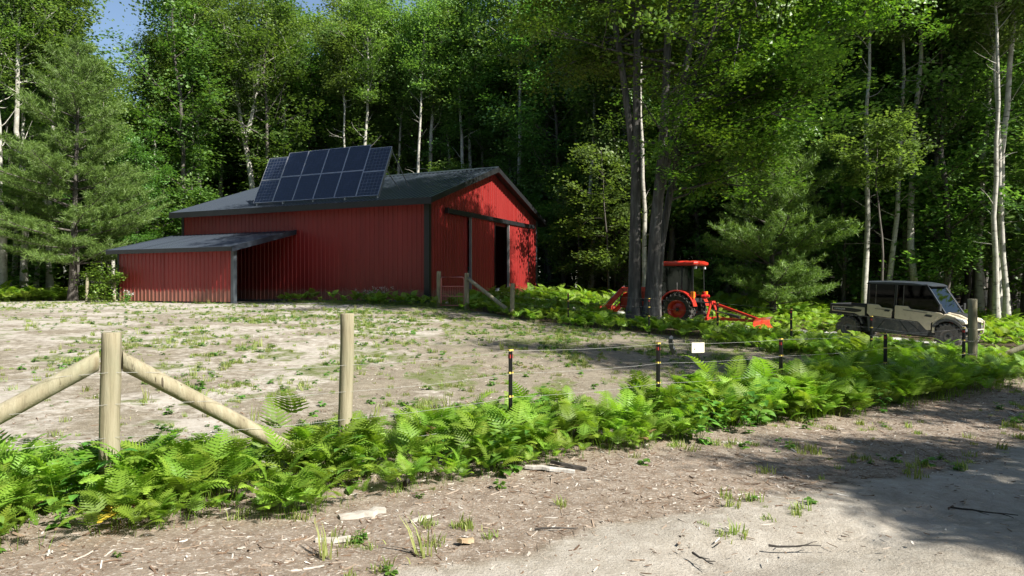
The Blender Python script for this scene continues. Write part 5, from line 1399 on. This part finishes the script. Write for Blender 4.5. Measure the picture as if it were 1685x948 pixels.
# --- tan and black utility vehicle (x forward, y left; the photo shows its right side)
UT_C = np.array([12.05, 21.5])
uz = gz1(*(UT_C)) 
ut = empty('utility_vehicle', (UT_C[0], UT_C[1], uz - 0.02), UT_A, 'tan and black four-door utility vehicle with dark roof and cargo bed', 'utility vehicle')
f0 = gz1(*(UT_C + np.array([0.616, -0.788]) * 1.5)); f1 = gz1(*(UT_C - np.array([0.616, -0.788]) * 1.5))
ut.rotation_euler = (0, -math.atan2(f0 - f1, 3.0), UT_A)
ut.location.z = (f0 + f1) / 2 - 0.02
ut.scale = (0.96, 0.96, 0.98)
for sx in (1.52, -1.48):
    for sy in (1, -1):
        wheel(ut, (sx, sy * 0.62, 0.385), 0.385, 0.26, 0.19, M['tyre_dusty'], M['rim_grey'], 18, sy, 0.035, 0.04)
for sy in (-1, 1):
    y0, y1 = sy * 0.70, sy * 0.755
    MB().prism([(-0.86, 0.80), (-0.80, 0.34), (0.95, 0.34), (1.02, 0.50), (0.74, 0.76), (0.0, 0.80)], sy * 0.66, sy * 0.715).build('lower_panel', M['mud_plastic'], ut, 0.012)
    for xx in ((-0.55, 0.40, -0.30, 0.74), (0.15, 0.74, 0.42, 0.40), (0.42, 0.72, 0.8, 0.42)):
        MB().bar((xx[0], sy * 0.718, xx[1]), (xx[2], sy * 0.718, xx[3]), 0.012, 0.02).build('panel_crease', M['dark'], ut)
    rdoor = MB().prism([(-0.85, 0.90), (-0.76, 0.815), (-0.68, 0.84), (-0.10, 0.80), (-0.07, 1.09), (-0.40, 1.11), (-0.50, 1.19), (-0.85, 1.20)], y0, y1).build('door', M['tan'], ut, 0.014)
    MB().bar((-0.60, sy * 0.757, 1.06), (-0.12, sy * 0.757, 1.045), 0.012, 0.016).build('door_crease', M['mud_plastic'], rdoor)
    MB().prism([(-0.33, 1.0), (-0.27, 1.05), (-0.14, 1.045), (-0.16, 0.99)], sy * 0.75, sy * 0.765).build('handle', M['dark'], rdoor)
    fdoor = MB().prism([(0.0, 0.80), (0.70, 0.76), (0.93, 0.53), (1.06, 0.53), (1.05, 0.74), (1.38, 1.02), (1.30, 1.06), (0.46, 1.12), (0.38, 1.20), (0.0, 1.20)], y0, y1).build('door', M['tan'], ut, 0.014)
    MB().bar((0.25, sy * 0.757, 1.08), (0.95, sy * 0.757, 1.03), 0.012, 0.016).build('door_crease', M['mud_plastic'], fdoor)
    MB().prism([(0.86, 0.93), (0.92, 0.99), (1.10, 0.965), (1.06, 0.91)], sy * 0.75, sy * 0.765).build('handle', M['dark'], fdoor)
    MB().prism([(1.09, 0.46), (1.17, 0.46), (1.15, 0.72), (1.24, 0.84), (1.45, 1.01), (1.40, 1.03), (1.10, 0.80)], sy * 0.66, sy * 0.745).build('fender_strip', M['tan'], ut, 0.01)
    fl = arc(1.52, 0.40, 0.50, R(150), R(20), 9); fl2 = arc(1.52, 0.40, 0.43, R(20), R(150), 9)
    MB().prism(fl + fl2, sy * 0.50, sy * 0.76).build('front_fender', M['mud_plastic'], ut)
    fl = arc(-1.48, 0.42, 0.52, R(135), R(15), 8); fl2 = arc(-1.48, 0.42, 0.47, R(15), R(135), 8)
    MB().prism(fl + fl2, sy * 0.50, sy * 0.72).build('rear_fender', M['mud_plastic'], ut)
    MB().prism([(1.20, 0.82), (1.42, 1.04), (1.92, 0.90), (1.98, 0.78), (1.80, 0.74), (1.5, 0.88)], sy * 0.46, sy * 0.70).build('front_quarter', M['tan'], ut, 0.02)
    MB().prism([(1.68, 0.945), (1.92, 0.895), (1.975, 0.82), (1.80, 0.855)], sy * 0.58, sy * 0.712).build('headlamp', M['lens'], ut, 0.01)
    MB().prism([(1.66, 0.96), (1.69, 0.95), (1.82, 0.85), (1.78, 0.85)], sy * 0.58, sy * 0.716).build('headlamp_bezel', M['dark'], ut)
    # bed side with tan outline panel
    bs = MB().prism([(-2.08, 0.82), (-2.08, 1.13), (-0.90, 1.15), (-0.90, 0.78), (-1.10, 0.74), (-1.6, 0.84)], sy * 0.68, sy * 0.72).build('bed_side', M['dark'], ut, 0.008)
    MB().prism([(-2.02, 0.90), (-2.02, 1.06), (-1.35, 1.06), (-1.25, 1.09), (-0.94, 1.07), (-0.93, 0.82), (-1.08, 0.80), (-1.25, 0.87)], sy * 0.715, sy * 0.732).build('side_stripe', M['tan'], bs, 0.006)
    MB().prism([(-1.98, 0.93), (-1.98, 1.03), (-1.36, 1.03), (-1.02, 0.995), (-1.06, 0.93), (-1.25, 0.90)], sy * 0.73, sy * 0.737).build('inset', M['dark'], bs)
    tx = bpy.data.curves.new('lettering', 'FONT'); tx.body = 'DEFENDER'; tx.size = 0.075; tx.extrude = 0.001; tx.materials.append(M['lens'])
    tmp = bpy.data.objects.new('lettering_curve', tx); col.objects.link(tmp); bpy.context.view_layer.update()
    tme = bpy.data.meshes.new_from_object(tmp.evaluated_get(bpy.context.evaluated_depsgraph_get())); bpy.data.objects.remove(tmp)
    tme.materials.clear(); tme.materials.append(M['lens'])
    to = link('lettering', tme, bs)
    if sy < 0: to.location = (-1.93, sy * 0.739, 0.955); to.rotation_euler = (R(90), 0, 0)
    else: to.location = (-1.55, sy * 0.739, 0.955); to.rotation_euler = (R(90), 0, R(180))
    cg = MB()
    cg.bar((-0.88, sy * 0.68, 0.85), (-0.88, sy * 0.64, 1.85), 0.05, 0.06, (1, 0, 0)).bar((-0.03, sy * 0.69, 0.85), (-0.03, sy * 0.65, 1.86), 0.06, 0.05, (1, 0, 0))
    cg.bar((1.42, sy * 0.66, 1.03), (0.86, sy * 0.62, 1.84), 0.055, 0.06, (0, 1, 0)).bar((-0.88, sy * 0.64, 1.84), (0.88, sy * 0.63, 1.85), 0.05, 0.05)
    cg.build('cage_pillar', M['dark'], ut, 0.01)
    MB().bar((1.44, sy * 0.70, 1.04), (0.90, sy * 0.66, 1.83), 0.012, 0.025, (0, 1, 0)).build('pillar_trim', M['roof_blue'], ut)
    MB().prism([(-0.85, 1.20), (-0.50, 1.19), (-0.40, 1.11), (-0.07, 1.09), (-0.07, 1.83), (-0.85, 1.82)], sy * 0.668, sy * 0.676).build('side_window', M['glass_dark'], ut)
    MB().prism([(0.0, 1.20), (0.38, 1.20), (0.46, 1.12), (1.34, 1.06), (0.86, 1.82), (0.0, 1.83)], sy * 0.668, sy * 0.676).build('side_window', M['glass_dark'], ut)
    for xx in (-0.83, -0.62, 0.02, 0.22): MB().bar((xx, sy * 0.68, 1.2), (xx, sy * 0.675, 1.82), 0.012, 0.016, (1, 0, 0)).build('window_rail', M['rim_grey'], ut)
    MB().bar((1.30, sy * 0.68, 1.22), (1.34, sy * 0.86, 1.24), 0.02, 0.02).box(1.33, 1.38, sy * 0.92 - 0.07, sy * 0.92 + 0.07, 1.12, 1.32).build('mirror', M['dark'], ut, 0.012)
    for xs in (-0.55, 0.35): 
        MB().box(xs - 0.25, xs + 0.25, sy * 0.36 - 0.26, sy * 0.36 + 0.26, 0.72, 0.88).prism([(xs - 0.32, 0.86), (xs - 0.20, 0.86), (xs - 0.26, 1.40), (xs - 0.38, 1.40)], sy * 0.36 - 0.24, sy * 0.36 + 0.24).box(xs - 0.40, xs - 0.29, sy * 0.36 - 0.12, sy * 0.36 + 0.12, 1.42, 1.60).build('seat', M['dark'], ut, 0.03)
    MB().tube([(1.52, sy * 0.42, 0.40), (1.46, sy * 0.40, 0.85)], 0.05, 10).build('shock_spring', M['red_plastic'], ut)
    MB().box(-2.10, -2.06, sy * 0.60 - 0.05, sy * 0.60 + 0.05, 0.92, 1.06).build('tail_lamp', M['red_lens'], ut)
MB().prism([(1.30, 1.10), (1.44, 1.06), (1.70, 1.02), (1.97, 0.90), (2.00, 0.80), (1.45, 0.80)], -0.46, 0.46).build('hood', M['tan'], ut, 0.025)
MB().prism([(1.42, 1.075), (1.72, 1.035), (1.92, 0.945), (1.90, 0.935), (1.7, 1.01), (1.42, 1.05)], -0.30, 0.30).build('hood_vent', M['dark'], ut)
MB().box(1.90, 1.99, -0.50, 0.50, 0.52, 0.82).build('grille', M['dark'], ut, 0.02)
MB().tube([(1.92, -0.48, 0.42), (2.05, -0.46, 0.50), (2.07, -0.44, 0.84), (2.05, -0.2, 0.88), (2.05, 0.2, 0.88), (2.07, 0.44, 0.84), (2.05, 0.46, 0.50), (1.92, 0.48, 0.42)], 0.024, 8).tube([(2.06, -0.45, 0.60), (2.06, 0.45, 0.60)], 0.02, 8).build('front_bumper', M['tan'], ut, smooth=True)
MB().lathe([(0.0, -0.13), (0.06, -0.13), (0.06, 0.13), (0.0, 0.13)], (2.0, -0.26, 0.66), 14, 'y').build('winch', M['winch'], ut)
MB().box(-1.95, 1.85, -0.48, 0.48, 0.30, 0.46).box(-0.85, 1.25, -0.66, 0.66, 0.36, 0.50).box(-1.75, -0.9, -0.45, 0.45, 0.46, 0.80).build('chassis', M['dark'], ut, 0.01)
MB().box(1.42, 1.60, -0.6, 0.6, 0.34, 0.42).box(-1.56, -1.40, -0.6, 0.6, 0.34, 0.42).build('axle', M['dark'], ut)
MB().box(-2.06, -0.90, -0.68, 0.68, 0.80, 0.85).box(-0.94, -0.90, -0.68, 0.68, 0.85, 1.14).build('cargo_bed', M['dark'], ut)
MB().box(-2.10, -2.06, -0.70, 0.70, 0.80, 1.14).build('tailgate', M['dark'], ut, 0.008)
MB().prism([(1.15, 0.80), (1.40, 1.05), (1.10, 1.20), (1.02, 1.12)], -0.64, 0.64).build('dashboard', M['dark'], ut, 0.02)
MB().prism([(1.395, 1.06), (1.41, 1.06), (0.89, 1.83), (0.875, 1.83)], -0.61, 0.61).build('windshield', M['glass_dark'], ut)
MB().prism([(-0.90, 1.16), (-0.91, 1.16), (-0.90, 1.82), (-0.89, 1.82)], -0.62, 0.62).build('rear_window', M['glass_dark'], ut)
MB().tube([(1.05, -0.34, 1.08), (0.86, -0.34, 1.22)], 0.02, 6).lathe([(0.16, 0), (0.175, 0.012), (0.19, 0), (0.175, -0.012)], (0.85, -0.34, 1.23), 18, 'x').build('steering_wheel', M['dark'], ut)
rings = []
for x, zt_, hw_ in ((-0.97, 1.86, 0.60), (-0.90, 1.915, 0.66), (-0.2, 1.945, 0.69), (0.5, 1.935, 0.68), (0.86, 1.89, 0.66), (0.98, 1.845, 0.62)):
    rings.append([(x, -hw_, 1.835), (x, -hw_, zt_ - 0.04), (x, -hw_ + 0.08, zt_), (x, 0, zt_ + 0.01), (x, hw_ - 0.08, zt_), (x, hw_, zt_ - 0.04), (x, hw_, 1.835), (x, 0, 1.84)])
MB().loft(rings).build('roof', M['roof_blue'], ut, smooth=True)

# ------------------------------------------------------------------ single small things
def slab(name, px, py, L, W, T, rz, mat, label, cat, tilt=0.0, seed=0):
    r = np.random.default_rng(seed); p = gp(px, py); m = MB(); k = 7; rings = []
    for i in range(k):
        u = i / (k - 1); w_ = W * (0.55 + 0.45 * math.sin(math.pi * (0.15 + 0.7 * u))) * r.uniform(0.8, 1.15); x = (u - 0.5) * L; c = r.normal() * W * 0.12
        z = T * r.uniform(-0.1, 0.15)
        rings.append([(x, c - w_ / 2, z), (x, c + w_ / 2, z), (x, c + w_ * 0.42, z + T * r.uniform(0.7, 1)), (x, c, z + T * r.uniform(0.9, 1.2)), (x, c - w_ * 0.42, z + T * r.uniform(0.7, 1))])
    o = m.loft(rings).build(name, mat); o.location = (p[0], p[1], gz1(*p) + 0.002 + abs(math.sin(tilt)) * L * 0.35); o.rotation_euler = (0, tilt, rz)
    return tag(o, label, cat)
M['bleached'] = bark_mat('bleached_wood', (0.22, 0.19, 0.155), (0.35, 0.325, 0.285), (0.48, 0.455, 0.41), 10, (0.2, 1, 1), 0.4)
M['charred'] = bark_mat('charred_wood', (0.02, 0.018, 0.016), (0.05, 0.045, 0.04), (0.12, 0.11, 0.10), 12, (0.3, 1, 1), 0.6)
M['tan_wood'] = bark_mat('tan_wood', (0.2, 0.14, 0.08), (0.32, 0.24, 0.15), (0.42, 0.34, 0.23), 10, (0.3, 1, 1), 0.4)
slab('wood_slab', 596, 850, 0.34, 0.10, 0.035, 0.55, M['bleached'], 'wide bleached wood slab lying on the verge below the tall plain post', 'wood slab', 0, 1)
slab('wood_slab', 548, 893, 0.22, 0.05, 0.03, 0.15, M['bleached'], 'short bleached wood piece near the bottom edge of the picture', 'wood slab', 0, 2)
slab('wood_slab', 690, 857, 0.17, 0.035, 0.02, 0.75, M['bleached'], 'narrow pale stick of wood lying beside a dark clod', 'wood slab', 0, 3)
slab('charred_stick', 666, 806, 0.16, 0.04, 0.035, 2.2, M['charred'], 'charred dark stub sticking up from the verge', 'stick', 0.5, 4)
slab('bark_strip', 905, 776, 0.45, 0.06, 0.03, -0.2, M['dead_wood'], 'curled grey bark strip at the foot of the ferns', 'bark', 0.05, 5)
slab('bark_strip', 935, 771, 0.35, 0.05, 0.03, -0.45, M['charred'], 'dark split bark strip beside a curled grey one', 'bark', 0.08, 6)
slab('wood_chunk', 767, 896, 0.13, 0.06, 0.025, 0.9, M['tan_wood'], 'tan broken wood chunk in the middle of the lower verge', 'wood chunk', 0.2, 7)
slab('wood_chunk', 1245, 688, 0.16, 0.09, 0.06, 0.4, M['tan_wood'], 'tan wood chunk at the front edge of the ferns', 'wood chunk', 0.1, 8)
slab('wood_slab', 1205, 730, 0.20, 0.05, 0.02, -0.2, M['bleached'], 'flat bleached chip on the verge right of centre', 'wood slab', 0, 9)
slab('dead_branch', 1105, 583, 0.5, 0.10, 0.10, 1.2, M['dead_wood'], 'grey splintered stump piece in the shaded part of the paddock', 'stump', 0.9, 10)
def twig(px, py, L, rz, label, seed):
    r = np.random.default_rng(seed); p = gp(px, py)
    pts = poly((0, 0, 0.012), (1, 0, 0.01), L, 7, r, 0.0, 0.10); pts[:, 2] = 0.012 + 0.01 * r.random(7)
    m = MB().tube(pts, np.linspace(0.008, 0.003, 7), 6)
    for j in (2, 4):
        b = poly(pts[j], (0.8, r.choice([-0.6, 0.6]), 0.05), L * 0.3, 4, r, 0, 0.1); m.tube(b, np.linspace(0.005, 0.002, 4), 5)
    o = m.build('fallen_twig', M['charred'], None, smooth=True); o.location = (p[0], p[1], gz1(*p)); o.rotation_euler = (0, 0, rz)
    return tag(o, label, 'twig')
twig(1565, 838, 0.42, -0.75, 'thin dark twig at the edge of the shade on the road', 1)
twig(1265, 902, 0.34, -0.25, 'forked dark twig lying on the pale sand of the road', 2)
twig(1140, 915, 0.2, -0.9, 'short dark twig at the left border of the sandy road', 3)
twig(880, 875, 0.3, 0.2, 'slender twig on the lower verge', 4)
# yellowed fern frond at the foot of the corner post
yf = link('yellowed_fern', fern_plant(350, 3, 0.06, 0.34, 10, 5, M['yellow_leaf']))
p = gp(205, 852); yf.location = (p[0], p[1], gz1(*p)); yf.rotation_euler = (0, 0, 0.6)
tag(yf, 'yellowed dying fern at the foot of the braced front post', 'fern')
for i, (px, py, k, s, lab) in enumerate(((132, 838, 1, 0.8, 'broad-leaved weed left of the braced front post'), (95, 845, 0, 0.9, 'low broad-leaved weed near the lower left corner'), (182, 835, 2, 0.8, 'weed climbing against the braced front post'), (262, 815, 1, 0.9, 'broad-leaved weed right of the braced front post'), (430, 655, 2, 0.7, 'leafy weed with rounded leaves behind the right brace'))):
    p = gp(px, py) if py > 700 else PA + fd * 1.25 + fn * 0.5
    o = link('broad_leaved_weed', LW[k]); o.location = (p[0], p[1], gz1(*p) - 0.01); o.rotation_euler = (0, 0, i * 1.3); o.scale = (s * 1.2,) * 3
    tag(o, lab, 'weed', 'broad-leaved weeds by the front fence')
# flowering weeds by the barn wall
def flowering(seed, h):
    r = np.random.default_rng(seed); nb = NB()
    V = []; F = []; n = 0
    for s in range(14):
        tip = np.array([r.normal() * 0.25, r.normal() * 0.2, h * r.uniform(0.6, 1.05)])
        v, q = tube_np(np.array([(r.normal() * 0.05, r.normal() * 0.05, 0), tip * np.array([0.5, 0.5, 0.55]), tip]), [0.006, 0.005, 0.003], 4); nb.add(v, q, 0)
        lv, lf = leaf_quads(tip * r.uniform(0.2, 0.85, (7, 1)) + r.normal(size=(7, 3)) * 0.04, 0.09, r); nb.add(lv, lf, 0)
        lv, lf = leaf_quads(tip + r.normal(size=(12, 3)) * 0.035, 0.03, r); nb.add(lv, lf, 1)
    return nb.mesh('flowering_weed', [M['weed'], M['petal']])
for lx, ly, h, lab in ((-1.9, -0.55, 0.62, 'white-flowered weed clump against the long red wall'), (-2.6, -0.5, 0.5, 'smaller white-flowered weed left of a larger clump by the red wall'), (-12.6, -3.75, 0.5, 'pale-flowered weed at the left foot of the lean-to wall')):
    p = barn_w(lx, ly); o = link('flowering_weed', flowering(int(h * 100), h)); o.location = (p[0], p[1], gz1(*p)); tag(o, lab, 'weed')
# leafy shrub left of the lean-to
sh = deciduous(661, H=1.3, r0=0.03, lo=0.05, cr=0.95, nl=18, nleaf=2600, leaf=0.11, bare=0, elev=(0.1, 0.9), up=0.8, spread=0.2, peak=0.3)
plant('leafy_shrub', tree_meshes('leafy_shrub', sh, M['dark_bark'], M['leaf_maple']), ray(172, 30.0), 0, 0.9, 'rounded green shrub before the left end of the lean-to', 'shrub')
